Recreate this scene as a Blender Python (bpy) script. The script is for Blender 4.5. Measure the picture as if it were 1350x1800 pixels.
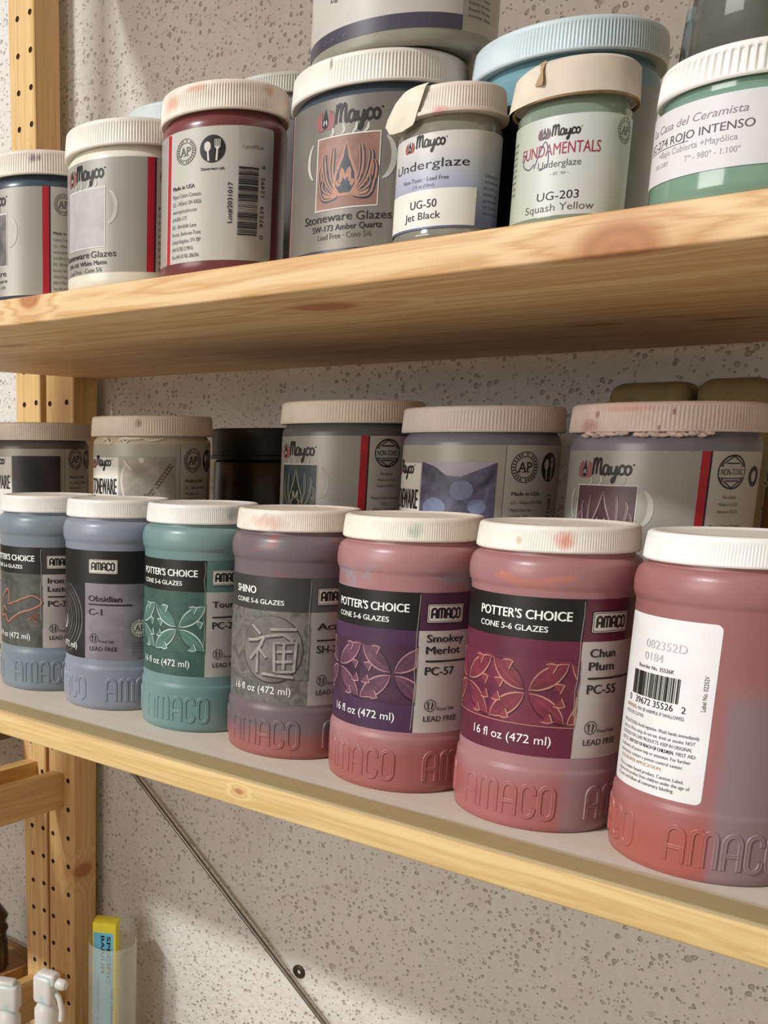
import bpy, bmesh, math, random
from math import sin, cos, pi, atan2, hypot
from mathutils import Vector, Matrix
import numpy as np
random.seed(7)
S = bpy.context.scene
for o in list(bpy.data.objects): bpy.data.objects.remove(o)
COL = S.collection

# ---------------------------------------------------------------- camera
cd = bpy.data.cameras.new('camera'); cam = bpy.data.objects.new('camera', cd); COL.objects.link(cam)
CZ = 0.20692
pitch, roll, yaw = 0.21223, 0.00576, 0.78688
fwd = Vector((-sin(yaw)*cos(pitch), cos(yaw)*cos(pitch), -sin(pitch)))
r0 = Vector((cos(yaw), sin(yaw), 0)); u0 = r0.cross(fwd)
rr = r0*cos(roll)+u0*sin(roll); uu = u0*cos(roll)-r0*sin(roll)
M = Matrix((rr, uu, -fwd)).transposed().to_4x4(); M.translation = (0, 0, CZ)
cam.matrix_world = M
cd.sensor_fit = 'HORIZONTAL'; cd.sensor_width = 36; cd.lens = 1808.0*36/1350
cd.shift_x = 477.854/1350; cd.shift_y = 282.535/1350
cd.clip_start = 0.01; cd.clip_end = 50
S.camera = cam

# ---------------------------------------------------------------- world, lights, exposure
w = bpy.data.worlds.new('world'); S.world = w; w.use_nodes = True
w.node_tree.nodes['Background'].inputs[0].default_value = (1.0, 0.93, 0.83, 1)
w.node_tree.nodes['Background'].inputs[1].default_value = 0.24
def area(name, pos, tgt, sx, sy, power, col):
    l = bpy.data.lights.new(name, 'AREA'); l.shape = 'RECTANGLE'; l.size = sx; l.size_y = sy; l.energy = power; l.color = col
    o = bpy.data.objects.new(name, l); COL.objects.link(o); o.location = pos
    o.rotation_euler = (Vector(tgt)-Vector(pos)).to_track_quat('-Z', 'Y').to_euler(); return o
area('ceiling_lamp', (-1.93, -3.64, 3.40), (-.45, .75, 0), 0.55, 0.22, 208, (0.985, 1.0, 1.0))
area('front_fill', (-1.3, -2.1, .62), (-.45, .75, 0.2), 1.6, .8, 28, (1.0, 0.96, 0.92))  # added soft fill that lifts the back row, no real window behind it
S.view_settings.view_transform = 'Standard'; S.view_settings.look = 'None'
S.view_settings.gamma = 1; S.view_settings.use_curve_mapping = False; S.view_settings.exposure = 0.17

# ---------------------------------------------------------------- materials
def lin(c):
    return tuple(((v/255)/12.92 if v/255 <= .04045 else ((v/255+.055)/1.055)**2.4) for v in c)+(1,)
MATS = {}
class NT:
    def __init__(s, name, rough=.6, **kw):
        m = bpy.data.materials.new(name); m.use_nodes = True; s.m = m; s.t = m.node_tree; s.b = s.t.nodes['Principled BSDF']
        s.b.inputs['Roughness'].default_value = rough
        for k, v in kw.items(): s.b.inputs[k.replace('_', ' ')].default_value = v
    def n(s, typ, **kw):
        n = s.t.nodes.new(typ)
        for k, v in kw.items(): setattr(n, k, v)
        return n
    def l(s, a, b): s.t.links.new(a, b)
    def coord(s, scale=(1, 1, 1), loc=(0, 0, 0), rot=(0, 0, 0)):
        c = s.n('ShaderNodeTexCoord'); mp = s.n('ShaderNodeMapping')
        mp.inputs['Scale'].default_value = scale; mp.inputs['Location'].default_value = loc; mp.inputs['Rotation'].default_value = rot
        s.l(c.outputs['Object'], mp.inputs[0]); return mp.outputs[0]
    def noise(s, vec, sc, det=3, rough=.55, dist=0):
        n = s.n('ShaderNodeTexNoise'); n.inputs['Scale'].default_value = sc; n.inputs['Detail'].default_value = det
        n.inputs['Roughness'].default_value = rough; n.inputs['Distortion'].default_value = dist; s.l(vec, n.inputs['Vector']); return n.outputs[0]
    def ramp(s, f, stops, interp='LINEAR'):
        r = s.n('ShaderNodeValToRGB'); r.color_ramp.interpolation = interp
        e = r.color_ramp.elements
        while len(e) < len(stops): e.new(.5)
        for i, (p, c) in enumerate(stops):
            e[i].position = p; e[i].color = c if len(c) == 4 else lin(c)
        s.l(f, r.inputs[0]); return r.outputs[0]
    def val(s, f, a, b, c=0, d=1):
        m = s.n('ShaderNodeMapRange'); m.inputs[1].default_value = a; m.inputs[2].default_value = b
        m.inputs[3].default_value = c; m.inputs[4].default_value = d; s.l(f, m.inputs[0]); return m.outputs[0]
    def mix(s, f, a, b, blend='MIX'):
        m = s.n('ShaderNodeMix', data_type='RGBA', blend_type=blend)
        if hasattr(f, 'links'): s.l(f, m.inputs[0])
        else: m.inputs[0].default_value = f
        for x, i in ((a, 6), (b, 7)):
            if hasattr(x, 'links'): s.l(x, m.inputs[i])
            else: m.inputs[i].default_value = lin(x) if len(x) == 3 else x
        return m.outputs[2]
    def math(s, op, a, b=0.0):
        m = s.n('ShaderNodeMath', operation=op)
        for x, i in ((a, 0), (b, 1)):
            if hasattr(x, 'links'): s.l(x, m.inputs[i])
            else: m.inputs[i].default_value = x
        return m.outputs[0]
    def col(s, c):
        if hasattr(c, 'links'): s.l(c, s.b.inputs['Base Color'])
        else: s.b.inputs['Base Color'].default_value = lin(c)
        return s
    def bump(s, h, strength=.3, dist=.001):
        b = s.n('ShaderNodeBump'); b.inputs['Strength'].default_value = strength; b.inputs['Distance'].default_value = dist
        s.l(h, b.inputs['Height']); s.l(b.outputs[0], s.b.inputs['Normal']); return s
    def sep(s, vec):
        x = s.n('ShaderNodeSeparateXYZ'); s.l(vec, x.inputs[0]); return x.outputs

def plain(name, c, rough=.6, vary=.06, sc=60, **kw):
    if name in MATS: return MATS[name]
    m = NT(name, rough, **kw); f = m.noise(m.coord(), sc, 4)
    a = tuple(v*(1-vary) for v in c); b = tuple(min(255, v*(1+vary)) for v in c)
    m.col(m.ramp(f, [(.3, a), (.7, b)])); MATS[name] = m.m; return m.m

def glaze(name, c1, c2, sc=14, rough=.34, low=None, lowz=.03, patch=None, seed=0, xsplit=None, bias=(.35, .65)):
    """liquid glaze seen through a translucent plastic jar: settled pigment is uneven"""
    if name in MATS: return MATS[name]
    m = NT(name, rough); m.b.inputs['Specular IOR Level'].default_value = .45
    m.b.inputs['Subsurface Weight'].default_value = .04; m.b.inputs['Subsurface Scale'].default_value = .004
    m.b.inputs['Subsurface Radius'].default_value = (1, .6, .5)
    v = m.coord((1, 1, .6), (seed, seed*.7, 0)); c = m.ramp(m.noise(v, sc, 3, .5, .4), [(bias[0], c1), (bias[1], c2)])
    z = m.sep(m.coord())[2]
    if low is not None:
        wob = m.noise(m.coord((1, 1, 1), (seed, 0, 0)), 22, 2)
        zz = m.math('ADD', z, m.math('MULTIPLY', wob, -.045))
        c = m.mix(m.val(zz, lowz-.02, lowz-.045+.01), c, low)
    if patch is not None:
        pc, z0, z1, psc, th = patch
        f = m.ramp(m.noise(m.coord((1, 1, 2.2), (seed+3, 0, 1)), psc, 3, .6, 1.2), [(th, (0, 0, 0, 1)), (th+.07, (1, 1, 1, 1))])
        band = m.math('MULTIPLY', m.val(z, z0-.006, z0+.006), m.val(z, z1+.006, z1-.006))
        c = m.mix(m.math('MULTIPLY', f, band), c, pc)
    if xsplit is not None:
        xc, x0, z1 = xsplit
        x = m.sep(m.coord())[0]
        xw = m.math('ADD', x, m.math('MULTIPLY', m.noise(m.coord((1, 1, 1), (5, 0, 0)), 18, 2), .006))
        c = m.mix(m.math('MULTIPLY', m.val(xw, x0, x0+.006, 0, .85), m.val(z, z1+.01, z1-.004)), c, xc)
    m.col(c); MATS[name] = m.m; return m.m

def capmat(name, c, stains=(), rough=.5, dirt=.06):
    """white plastic with rubbed-in glaze stains: (colour, x, z, rx, rz) in the cap's own frame, front side"""
    if name in MATS: return MATS[name]
    m = NT(name, rough)
    v = m.coord(); f = m.noise(v, 45, 5, .7)
    col = m.ramp(f, [(.35, tuple(k*(1-dirt) for k in c)), (.6, c)])
    s = m.sep(v)
    for sc, x, z, rx, rz in stains:
        dx = m.math('DIVIDE', m.math('SUBTRACT', s[0], x), rx); dz = m.math('DIVIDE', m.math('SUBTRACT', s[2], z), rz)
        d = m.math('ADD', m.math('MULTIPLY', dx, dx), m.math('MULTIPLY', dz, dz))
        n = m.noise(m.coord((1, 1, .5), (x*9, 0, 0)), 260, 4, .7)
        k = m.val(m.math('ADD', d, m.math('MULTIPLY', n, 1.6)), 1.75, .75)
        front = m.val(s[1], .005, -.005)
        col = m.mix(m.math('MULTIPLY', m.math('MULTIPLY', k, front), .8), col, sc)
    m.col(col); MATS[name] = m.m; return m.m

def wood(name, light, dark, along='X', knots=(), rough=.55, gs=1.0, front=None, streak=1.0, seed=0.0):
    if name in MATS: return MATS[name]
    m = NT(name, rough)
    sc = {'X': (1.2, 26, 26), 'Y': (26, 1.2, 26), 'Z': (26, 26, 1.2)}[along]
    kf = None; geo = m.coord()
    # knots bend the grain
    disp = None
    for (kx, ky, kz, rx, ry, rz) in knots:
        mp = m.n('ShaderNodeMapping'); mp.vector_type = 'POINT'
        mp.inputs['Location'].default_value = (-kx/rx, -ky/ry, -kz/rz); mp.inputs['Scale'].default_value = (1/rx, 1/ry, 1/rz)
        m.l(geo, mp.inputs[0]); ln = m.n('ShaderNodeVectorMath', operation='LENGTH'); m.l(mp.outputs[0], ln.inputs[0])
        d = ln.outputs['Value']
        kf = d if kf is None else m.math('MINIMUM', kf, d)
    mp = m.coord(tuple(v*gs for v in sc), (seed, seed*1.3, seed*.7))
    n1 = m.noise(mp, 2.2, 4, .6, .35); n2 = m.noise(mp, 9, 3, .6)
    wv = m.math('ADD', m.math('MULTIPLY', n1, 5.0), 0.0)
    if kf is not None:
        wv = m.math('ADD', wv, m.math('MULTIPLY', m.val(kf, 3.0, .6), 1.6))
    fr = m.math('PINGPONG', wv, .5)
    g = m.val(fr, 0, .5)
    c = m.mix(m.math('MULTIPLY', m.math('POWER', g, 1.8), .75*streak), light, dark)
    c = m.mix(m.val(n2, .35, .7, 0, .22*streak), c, dark)
    if kf is not None:
        ring = m.math('PINGPONG', m.math('MULTIPLY', kf, 2.6), .5)
        kc = m.mix(m.val(ring, 0, .5, 0, .55), (172, 112, 66), (120, 70, 38))
        c = m.mix(m.val(kf, 1.05, .7, 0, .85), c, kc)
        c = m.mix(m.val(kf, 1.9, .9, 0, .35), c, (190, 125, 80))
    if front is not None:      # a differently toned lamella glued along the front edge
        fc, x0, x1 = front
        s = m.sep(geo); yy = m.math('ADD', s[1], m.math('MULTIPLY', n1, .012))
        top = m.val(s[2], -.0025, -.0012)
        c2 = m.mix(m.val(yy, x0, x0-.004), (200, 190, 178), fc)
        c2 = m.mix(m.math('MULTIPLY', g, .22), c2, dark)
        c = m.mix(top, c, c2)
    m.col(c); m.bump(n2, .08, .0006); MATS[name] = m.m; return m.m

# plaster wall: rolled texture with scattered pits
def plaster():
    m = NT('pitted_plaster', .85)
    v = m.coord(); nz = m.n('ShaderNodeTexNoise'); nz.inputs['Scale'].default_value = 70; nz.inputs['Detail'].default_value = 2; m.l(v, nz.inputs['Vector'])
    wv = m.n('ShaderNodeMix', data_type='VECTOR'); wv.inputs[0].default_value = .006
    m.l(v, wv.inputs[4]); m.l(nz.outputs['Color'], wv.inputs[5])
    def pits(sc, thr0, thr1, r1, seed):
        of = m.n('ShaderNodeVectorMath', operation='ADD'); of.inputs[1].default_value = (seed, seed*2.1, 0); m.l(wv.outputs[1], of.inputs[0])
        v1 = m.n('ShaderNodeTexVoronoi'); v1.inputs['Scale'].default_value = sc; m.l(of.outputs[0], v1.inputs['Vector'])
        rs = m.n('ShaderNodeSeparateColor'); m.l(v1.outputs['Color'], rs.inputs[0])
        size = m.val(rs.outputs[0], thr0, thr1, -.05, r1)   # each cell its own pit size
        return m.val(m.math('SUBTRACT', size, v1.outputs['Distance']), 0, .14)
    dens = m.noise(v, 7, 3)
    p1 = m.math('MULTIPLY', pits(150, .18, 1, .42, 0), m.val(dens, .36, .5, .5, 1)); p2 = m.math('MULTIPLY', pits(260, .3, 1, .40, 3), .7)
    p3 = m.math('MULTIPLY', pits(80, .72, 1, .32, 6), m.val(dens, .40, .52, .3, 1))
    pit = m.math('MAXIMUM', m.math('MAXIMUM', p1, p2), p3)
    fine = m.noise(v, 170, 3, .6); lump = m.noise(v, 90, 2, .5)
    h = m.math('SUBTRACT', m.math('ADD', m.math('MULTIPLY', fine, .5), m.math('MULTIPLY', lump, 1.6)), m.math('MULTIPLY', pit, 1.2))
    big = m.noise(v, 3.5, 4)
    base = m.ramp(big, [(.35, (204, 200, 194)), (.5, (214, 212, 207)), (.68, (218, 215, 208))])
    pink = m.ramp(m.noise(m.coord((1, 1, 1), (4, 2, 1)), 11, 5, .7), [(.56, (0, 0, 0, 1)), (.75, (1, 1, 1, 1))])
    base = m.mix(m.math('MULTIPLY', pink, .35), base, (196, 165, 142))
    c = m.mix(m.math('MULTIPLY', pit, .42), base, (122, 104, 86))
    m.col(c); m.bump(h, .85, .0020); return m.m

# ---------------------------------------------------------------- mesh builders
class MB:
    def __init__(s): s.v = []; s.f = []; s.mi = []; s.mats = []
    def mat(s, m):
        if m not in s.mats: s.mats.append(m)
        return s.mats.index(m)
    def add(s, vs, fs, m):
        o = len(s.v); i = s.mat(m); s.v += [tuple(p) for p in vs]
        for f in fs: s.f.append(tuple(k+o for k in f)); s.mi.append(i)
    def build(s, name, parent=None, smooth=True, loc=None, angle=40):
        me = bpy.data.meshes.new(name); me.from_pydata(s.v, [], s.f)
        for m in s.mats: me.materials.append(m)
        me.polygons.foreach_set('material_index', s.mi)
        me.polygons.foreach_set('use_smooth', [smooth]*len(s.f))
        if smooth: 
            me.update()
            try: me.set_sharp_from_angle(angle=math.radians(angle))
            except Exception: pass
        me.update()
        o = bpy.data.objects.new(name, me); COL.objects.link(o)
        if 'printing' in name: o['kind'] = 'stuff'
        if parent: o.parent = parent
        if loc: o.location = loc
        return o
def tag(o, label=None, cat=None, group=None, kind=None):
    if label: o['label'] = label
    if cat: o['category'] = cat
    if group: o['group'] = group
    if kind: o['kind'] = kind
    return o
def empty(name, loc, rz=0, **k):
    o = bpy.data.objects.new(name, None); o.empty_display_size = .02; COL.objects.link(o); o.location = loc; o.rotation_euler = (0, 0, rz)
    return tag(o, **k)

def lathe(mb, prof, m, n=96, cx=0, cy=0, ribs=None, z0=0, cap0=True, cap1=True):
    """prof: (r,z) or (r,z,ribdepth)"""
    vs = []; fs = []
    for p in prof:
        r, z = p[0], p[1]; d = p[2] if len(p) > 2 else 0
        for k in range(n):
            a = 2*pi*k/n; q = r-(d if d and (k % 4) in (2, 3) else 0)
            vs.append((cx+q*cos(a), cy+q*sin(a), z+z0))
    for i in range(len(prof)-1):
        for k in range(n):
            a, b = i*n+k, i*n+(k+1) % n; fs.append((a, b, b+n, a+n))
    if cap0: fs.append(tuple(reversed(range(n))))
    if cap1: fs.append(tuple(range((len(prof)-1)*n, len(prof)*n)))
    mb.add(vs, fs, m)
def rbox(mb, x0, x1, y0, y1, z0, z1, m, b=.0015, seg=2):
    bm = bmesh.new(); bmesh.ops.create_cube(bm, size=1)
    for v in bm.verts: v.co = Vector(((x0+x1)/2+v.co.x*(x1-x0), (y0+y1)/2+v.co.y*(y1-y0), (z0+z1)/2+v.co.z*(z1-z0)))
    if b: bmesh.ops.bevel(bm, geom=list(bm.edges), offset=b, segments=seg, affect='EDGES', profile=.5)
    bm.verts.index_update(); mb.add([v.co[:] for v in bm.verts], [[v.index for v in f.verts] for f in bm.faces], m); bm.free()
def tube(mb, pts, r, m, n=8):
    pts = [Vector(p) for p in pts]; vs = []; fs = []
    for i, p in enumerate(pts):
        d = (pts[min(i+1, len(pts)-1)]-pts[max(i-1, 0)]).normalized()
        a = d.cross(Vector((0, 0, 1)) if abs(d.z) < .9 else Vector((1, 0, 0))).normalized(); b = d.cross(a)
        for k in range(n): t = 2*pi*k/n; vs.append(p+a*cos(t)*r+b*sin(t)*r)
    for i in range(len(pts)-1):
        for k in range(n): a, b = i*n+k, i*n+(k+1) % n; fs.append((a, b, b+n, a+n))
    fs.append(tuple(reversed(range(n)))); fs.append(tuple(range(len(vs)-n, len(vs)))); mb.add(vs, fs, m)

# flat printing wrapped round a cylinder; (u, z) in mm, u=0 faces -Y of the jar's own frame
class Wrap:
    def __init__(s, mb, R, lift=.0002): s.mb = mb; s.R = R; s.lift = lift
    def P(s, u, z, k=1):
        a = -pi/2+u/1000/s.R
        r = s.R+(0 if s.lift == 0 else .00013*k if s.lift == .00035 else .00030+.00005*k if s.lift <= .0004 else s.lift+.00004*k)
        return (r*cos(a), r*sin(a), z/1000)
    def rect(s, u0, u1, z0, z1, m, k=1, step=2.0):
        n = max(1, int(abs(u1-u0)/step+.5)); vs = []; fs = []
        for i in range(n+1):
            u = u0+(u1-u0)*i/n; vs += [s.P(u, z0, k), s.P(u, z1, k)]
        for i in range(n): fs.append((2*i, 2*i+2, 2*i+3, 2*i+1))
        s.mb.add(vs, fs, m)
    def rrect(s, u0, u1, z0, z1, rad, m, k=1):
        # rounded rectangle as vertical slices
        us = []; n = max(2, int((u1-u0)/2))
        for i in range(7): us.append(u0+rad*(1-cos(i/6*pi/2)))
        for i in range(1, n): us.append(u0+rad+(u1-u0-2*rad)*i/n)
        for i in range(7): us.append(u1-rad+rad*sin(i/6*pi/2))
        vs = []; fs = []
        for u in us:
            e = max(0, u0+rad-u, u-(u1-rad)); d = rad-math.sqrt(max(0, rad*rad-e*e)); vs += [s.P(u, z0+d, k), s.P(u, z1-d, k)]
        for i in range(len(us)-1): fs.append((2*i, 2*i+2, 2*i+3, 2*i+1))
        s.mb.add(vs, fs, m)
    def poly(s, pts, m, k=2):
        """filled outline laid on in upright slices so that it follows the curve"""
        us = [q[0] for q in pts]; u0, u1 = min(us), max(us); n = max(1, int((u1-u0)/1.6)); cuts = sorted(set([u0+(u1-u0)*i/n for i in range(n+1)]+(us if len(pts) < 30 else [])))
        cuts = [c for i, c in enumerate(cuts) if i == 0 or c-cuts[i-1] > .02]; vs = []; fs = []
        for c in cuts:
            zs = []; c = min(max(c, u0+1e-5), u1-1e-5)
            for i in range(len(pts)):
                a, b = pts[i], pts[(i+1) % len(pts)]
                if (a[0]-c)*(b[0]-c) <= 0 and a[0] != b[0]: zs.append(a[1]+(b[1]-a[1])*(c-a[0])/(b[0]-a[0]))
            if zs: vs += [s.P(c, min(zs), k), s.P(c, max(zs), k)]
        for i in range(len(vs)//2-1): fs.append((2*i, 2*i+2, 2*i+3, 2*i+1))
        s.mb.add(vs, fs, m)
    def disc(s, u, z, ru, m, k=2, rz=None, n=24):
        rz = rz or ru; s.poly([(u+ru*cos(2*pi*i/n), z+rz*sin(2*pi*i/n)) for i in range(n)], m, k)
    def ring(s, u, z, ru, wd, m, k=2, rz=None, n=32):
        rz = rz or ru; s.stroke([(u+ru*cos(2*pi*i/n), z+rz*sin(2*pi*i/n)) for i in range(n+1)], wd, m, k)
    def stroke(s, pts, wd, m, k=2, taper=False):
        n0 = len(pts); d_ = []
        for i in range(n0-1):
            c_ = max(1, int(abs(pts[i+1][0]-pts[i][0])/1.8+.6))
            d_ += [(pts[i][0]+(pts[i+1][0]-pts[i][0])*j/c_, pts[i][1]+(pts[i+1][1]-pts[i][1])*j/c_) for j in range(c_)]
        pts = d_+[pts[-1]]; n = len(pts); L = []; Rr = []
        for i, p in enumerate(pts):
            a = pts[max(i-1, 0)]; b = pts[min(i+1, n-1)]
            if i == 0 and pts[0] == pts[-1]: a = pts[-2]
            if i == n-1 and pts[0] == pts[-1]: b = pts[1]
            dx, dz = b[0]-a[0], b[1]-a[1]; l = hypot(dx, dz) or 1; h = wd/2
            if taper: h *= sin(pi*(i+.4)/(n-.2))**.6
            L.append((p[0]-dz/l*h, p[1]+dx/l*h)); Rr.append((p[0]+dz/l*h, p[1]-dx/l*h))
        s.mb.add([s.P(*q, k) for q in L]+[s.P(*q, k) for q in Rr], [(i, n+i, n+i+1, i+1) for i in range(n-1)], m)
    def text(s, txt, a, z, b, h, m, k=2, bold=0, rot=0, slant=0):
        """left a, baseline z, right b, cap height h (mm); rot=90 runs upwards: a=z start, b=z end, z=u of baseline"""
        if bold:
            e = bold*h*2.2
            s.text(txt, a+e, z, b, h, m, k, 0, rot, slant); s.text(txt, a, z+e*.3, b-e, h, m, k-.15, 0, rot, slant); s.text(txt, a+e*.5, z, b-e*.5, h*1.01, m, k-.3, 0, rot, slant); return
        me = text_mesh(txt, 0)
        if me is None: return
        V, F, x0, x1 = me; sx = (b-a)/(x1-x0); sz = h/CAPH
        pts = []
        for x, y in V:
            px = a+(x-x0)*sx; pz = y*sz
            if rot: pts.append((z-pz, px))
            else: pts.append((px+slant*pz, z+pz))
        s.mb.add([s.P(*q, k) for q in pts], F, m)
_TC = {}
def text_mesh(txt, bold):
    key = (txt, bold)
    if key in _TC: return _TC[key]
    cu = bpy.data.curves.new('lettering', 'FONT'); cu.body = txt; cu.size = 1; cu.resolution_u = 3; cu.offset = bold
    o = bpy.data.objects.new('lettering', cu); me = bpy.data.meshes.new_from_object(o)
    V = [(v.co.x, v.co.y) for v in me.vertices]; F = [tuple(p.vertices) for p in me.polygons]
    bpy.data.objects.remove(o); bpy.data.curves.remove(cu); bpy.data.meshes.remove(me)
    if not V: return None
    x = [p[0] for p in V]; _TC[key] = (V, F, min(x), max(x)); return _TC[key]
_h = text_mesh('H', 0); CAPH = max(p[1] for p in _h[0])

# narrow rounded block letters: strokes in a unit box (w=1, h=1)
def arch(n=8, x0=0, x1=1, z0=0, z1=1, r=.45):
    cx = (x0+x1)/2; rx = (x1-x0)/2
    return [(x0, z0)]+[(cx-rx*cos(pi*i/n), z1-r+r*sin(pi*i/n)) for i in range(n+1)]+[(x1, z0)]
LET = {'A': [arch(r=.28), [(0, .42), (1, .42)]],
       'M': [arch(x0=0, x1=.5, r=.2), arch(x0=.5, x1=1, r=.2)[1:]],
       'C': [[(1, .72)]+[(.5+.5*cos(pi*i/8), .78+.22*sin(pi*i/8)) for i in range(9)]+[(.5-.5*cos(pi*i/8), .22-.22*sin(pi*i/8)) for i in range(9)]+[(1, .28)]],
       'O': [[(.5+.5*cos(pi*i/8), .78+.22*sin(pi*i/8)) for i in range(9)]+[(.5-.5*cos(pi*i/8), .22-.22*sin(pi*i/8)) for i in range(9)]+[(1, .78)]]}
WORD = [('A', 0, .15), ('M', .215, .205), ('A', .485, .135), ('C', .68, .13), ('O', .865, .135)]
def word_strokes(u0, u1, z0, z1):
    for ch, x, wd in WORD:
        for st in LET[ch]: yield [(u0+(x+p[0]*wd)*(u1-u0), z0+p[1]*(z1-z0)) for p in st]
# handwritten script word
SCR = [[(.35, 5.0), (.15, 2.5), (.0, 0)], [(.1, 2.2), (.55, 4.0), (1.15, 5.0), (1.5, 4.3), (1.45, 2.2), (1.4, .2)], [(1.45, 2.4), (1.95, 4.1), (2.55, 4.9), (2.9, 4.1), (2.85, 1.8), (3.0, .4), (3.4, .2), (3.8, .7)],
       [(5.4, 2.4), (4.9, 2.9), (4.2, 2.7), (3.8, 1.7), (3.9, .6), (4.5, 0), (5.1, .5), (5.4, 1.4), (5.5, 2.6), (5.5, .9), (5.8, .1), (6.3, .5)],
       [(6.4, 2.6), (6.4, 1.2), (6.8, .3), (7.4, .5), (7.9, 1.4), (8.1, 2.7), (8.0, .8), (7.8, -1.2), (7.3, -2.2), (6.9, -1.9), (7.1, -1.1), (8.0, -.2), (8.8, .6)],
       [(10.4, 2.2), (9.9, 2.8), (9.2, 2.4), (8.9, 1.4), (9.1, .5), (9.7, .1), (10.4, .6)],
       [(11.4, 2.7), (10.9, 2.2), (10.7, 1.3), (11.0, .4), (11.6, .1), (12.2, .6), (12.4, 1.5), (12.1, 2.4), (11.4, 2.7)]]
def smooth(pts, n=4):
    out = []
    for i in range(len(pts)-1):
        p0 = pts[max(i-1, 0)]; p1 = pts[i]; p2 = pts[i+1]; p3 = pts[min(i+2, len(pts)-1)]
        for j in range(n):
            t = j/n; out.append(tuple(.5*(2*p1[k]+(p2[k]-p0[k])*t+(2*p0[k]-5*p1[k]+4*p2[k]-p3[k])*t*t+(3*p1[k]-p0[k]-3*p2[k]+p3[k])*t**3) for k in (0, 1)))
    return out+[pts[-1]]
def script(W, u0, u1, z, m, wd=.62, k=2):
    s = (u1-u0)/12.6
    for st in SCR: W.stroke([(u0+p[0]*s, z+p[1]*s) for p in smooth(st)], wd*s, m, k)
    W.disc(u1+.5*s, z+3*s, .3*s, m, k, n=8)
TONGUES = ((.50, -.06, .42, -.40), (.54, .16, .46, -.28), (.46, .36, .38, -.12), (.28, .46, .28, .02))
def flame(W, u, z, h, red, dark, lt, k=2):
    """emblem: a dark drop between red flame tongues"""
    for sgn in (-1, 1):
        for tx, tz, cx, cz in TONGUES:
            pts = [(u+sgn*.05*h, z-.46*h), (u+sgn*cx*h, z+cz*h), (u+sgn*(tx*.98)*h, z+(tz-.16)*h), (u+sgn*tx*h*.9, z+tz*h)]
            W.stroke(smooth(pts, 4), .17*h, red, k, taper=True)
    W.poly([(u, z+.56*h), (u+.08*h, z+.25*h), (u+.2*h, z-.08*h), (u+.2*h, z-.28*h), (u+.1*h, z-.42*h), (u-.1*h, z-.42*h), (u-.2*h, z-.28*h), (u-.2*h, z-.08*h), (u-.08*h, z+.25*h)], dark, k+.6)
    W.stroke([(u-.1*h, z-.25*h), (u-.06*h, z-.02*h), (u, z-.16*h), (u+.06*h, z-.02*h), (u+.1*h, z-.25*h)], .045*h, lt, k+1.2)
def barcode(W, u0, u1, z0, z1, m, vertical=False, k=2, seed=3):
    R = random.Random(seed); t = 0
    L = (z1-z0) if vertical else (u1-u0)
    while t < L-.3:
        b = R.choice((.28, .28, .5, .8, 1.05)); b = min(b, L-t)
        if vertical: W.rect(u0, u1, z0+t, z0+t+b, m, k)
        else: W.rect(u0+t, u0+t+b, z0, z1, m, k, step=9)
        t += b+R.choice((.25, .3, .5, .7))
def ap_seal(W, u, z, r, m, k=2, paper=None):
    if paper: W.disc(u, z, r*1.02, paper, k-.4)
    W.ring(u, z, r, r*.05, m, k, n=36); W.ring(u, z, r*.70, r*.05, m, k)
    for i in range(26):
        if i in (5, 7, 19): continue
        a = 2*pi*i/26; W.stroke([(u+r*.77*cos(a), z+r*.77*sin(a)), (u+r*.93*cos(a), z+r*.93*sin(a))], r*.09, m, k)
    W.text('AP', u-r*.52, z-r*.32, u+r*.52, r*.66, m, k, .01)
    for x0, x1 in ((-.6, -.34), (-.22, .02), (.1, .34)): W.rect(u+x0*r, u+x1*r, z-r*.34, z-r*.28, m, k)
def fork_disc(W, u, z, r, dark, lt, k=2, ru=None):
    ru = ru or r; W.disc(u, z, ru, dark, k, rz=r)
    f = ru/r
    W.disc(u-.40*ru, z+.18*r, .26*ru, lt, k+.5, rz=.36*r); W.stroke([(u-.38*ru, z), (u-.3*ru, z-.86*r)], .14*ru, lt, k+.5)
    for i in (-1.5, -.5, .5, 1.5): W.stroke([(u+.38*ru+i*.13*ru, z+.68*r), (u+.38*ru+i*.12*ru, z+.1*r)], .06*ru, lt, k+.5)
    W.poly([(u+.17*ru, z+.15*r), (u+.59*ru, z+.15*r), (u+.45*ru, z-.05*r), (u+.31*ru, z-.05*r)], lt, k+.5); W.stroke([(u+.38*ru, z), (u+.32*ru, z-.86*r)], .13*ru, lt, k+.5)
def safe_icon(W, u, z, r, m, k=2):
    W.ring(u, z, r, r*.12, m, k, n=28)
    for i in (-1, 0, 1): W.stroke([(u-.38*r+i*.17*r, z+.62*r), (u-.38*r+i*.17*r, z+.15*r)], .1*r, m, k)
    W.stroke([(u-.38*r, z+.2*r), (u-.32*r, z-.7*r)], .2*r, m, k); W.stroke([(u+.3*r, z+.62*r), (u+.42*r, z+.2*r), (u+.25*r, z-.7*r)], .28*r, m, k, True)
def nontoxic(W, u, z, r, m, paper, k=2):
    W.ring(u, z, r, r*.1, m, k, n=32)
    hx = [(u+r*.86*cos(pi/2+i*pi/3), z+r*.95*sin(pi/2+i*pi/3)) for i in range(7)]; W.stroke(hx, r*.07, m, k)
    W.rect(u-r*.95, u+r*.95, z-r*.3, z+r*.3, paper, k+.4); W.text('NON-TOXIC', u-r*.85, z-.19*r, u+r*.85, r*.38, m, k+.9, .02)
    W.rect(u-r*.7, u+r*.7, z-r*.42, z-r*.36, m, k); W.rect(u-r*.5, u+r*.5, z-r*.58, z-r*.5, m, k); W.rect(u-r*.5, u+r*.5, z+r*.48, z+r*.56, m, k)

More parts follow.
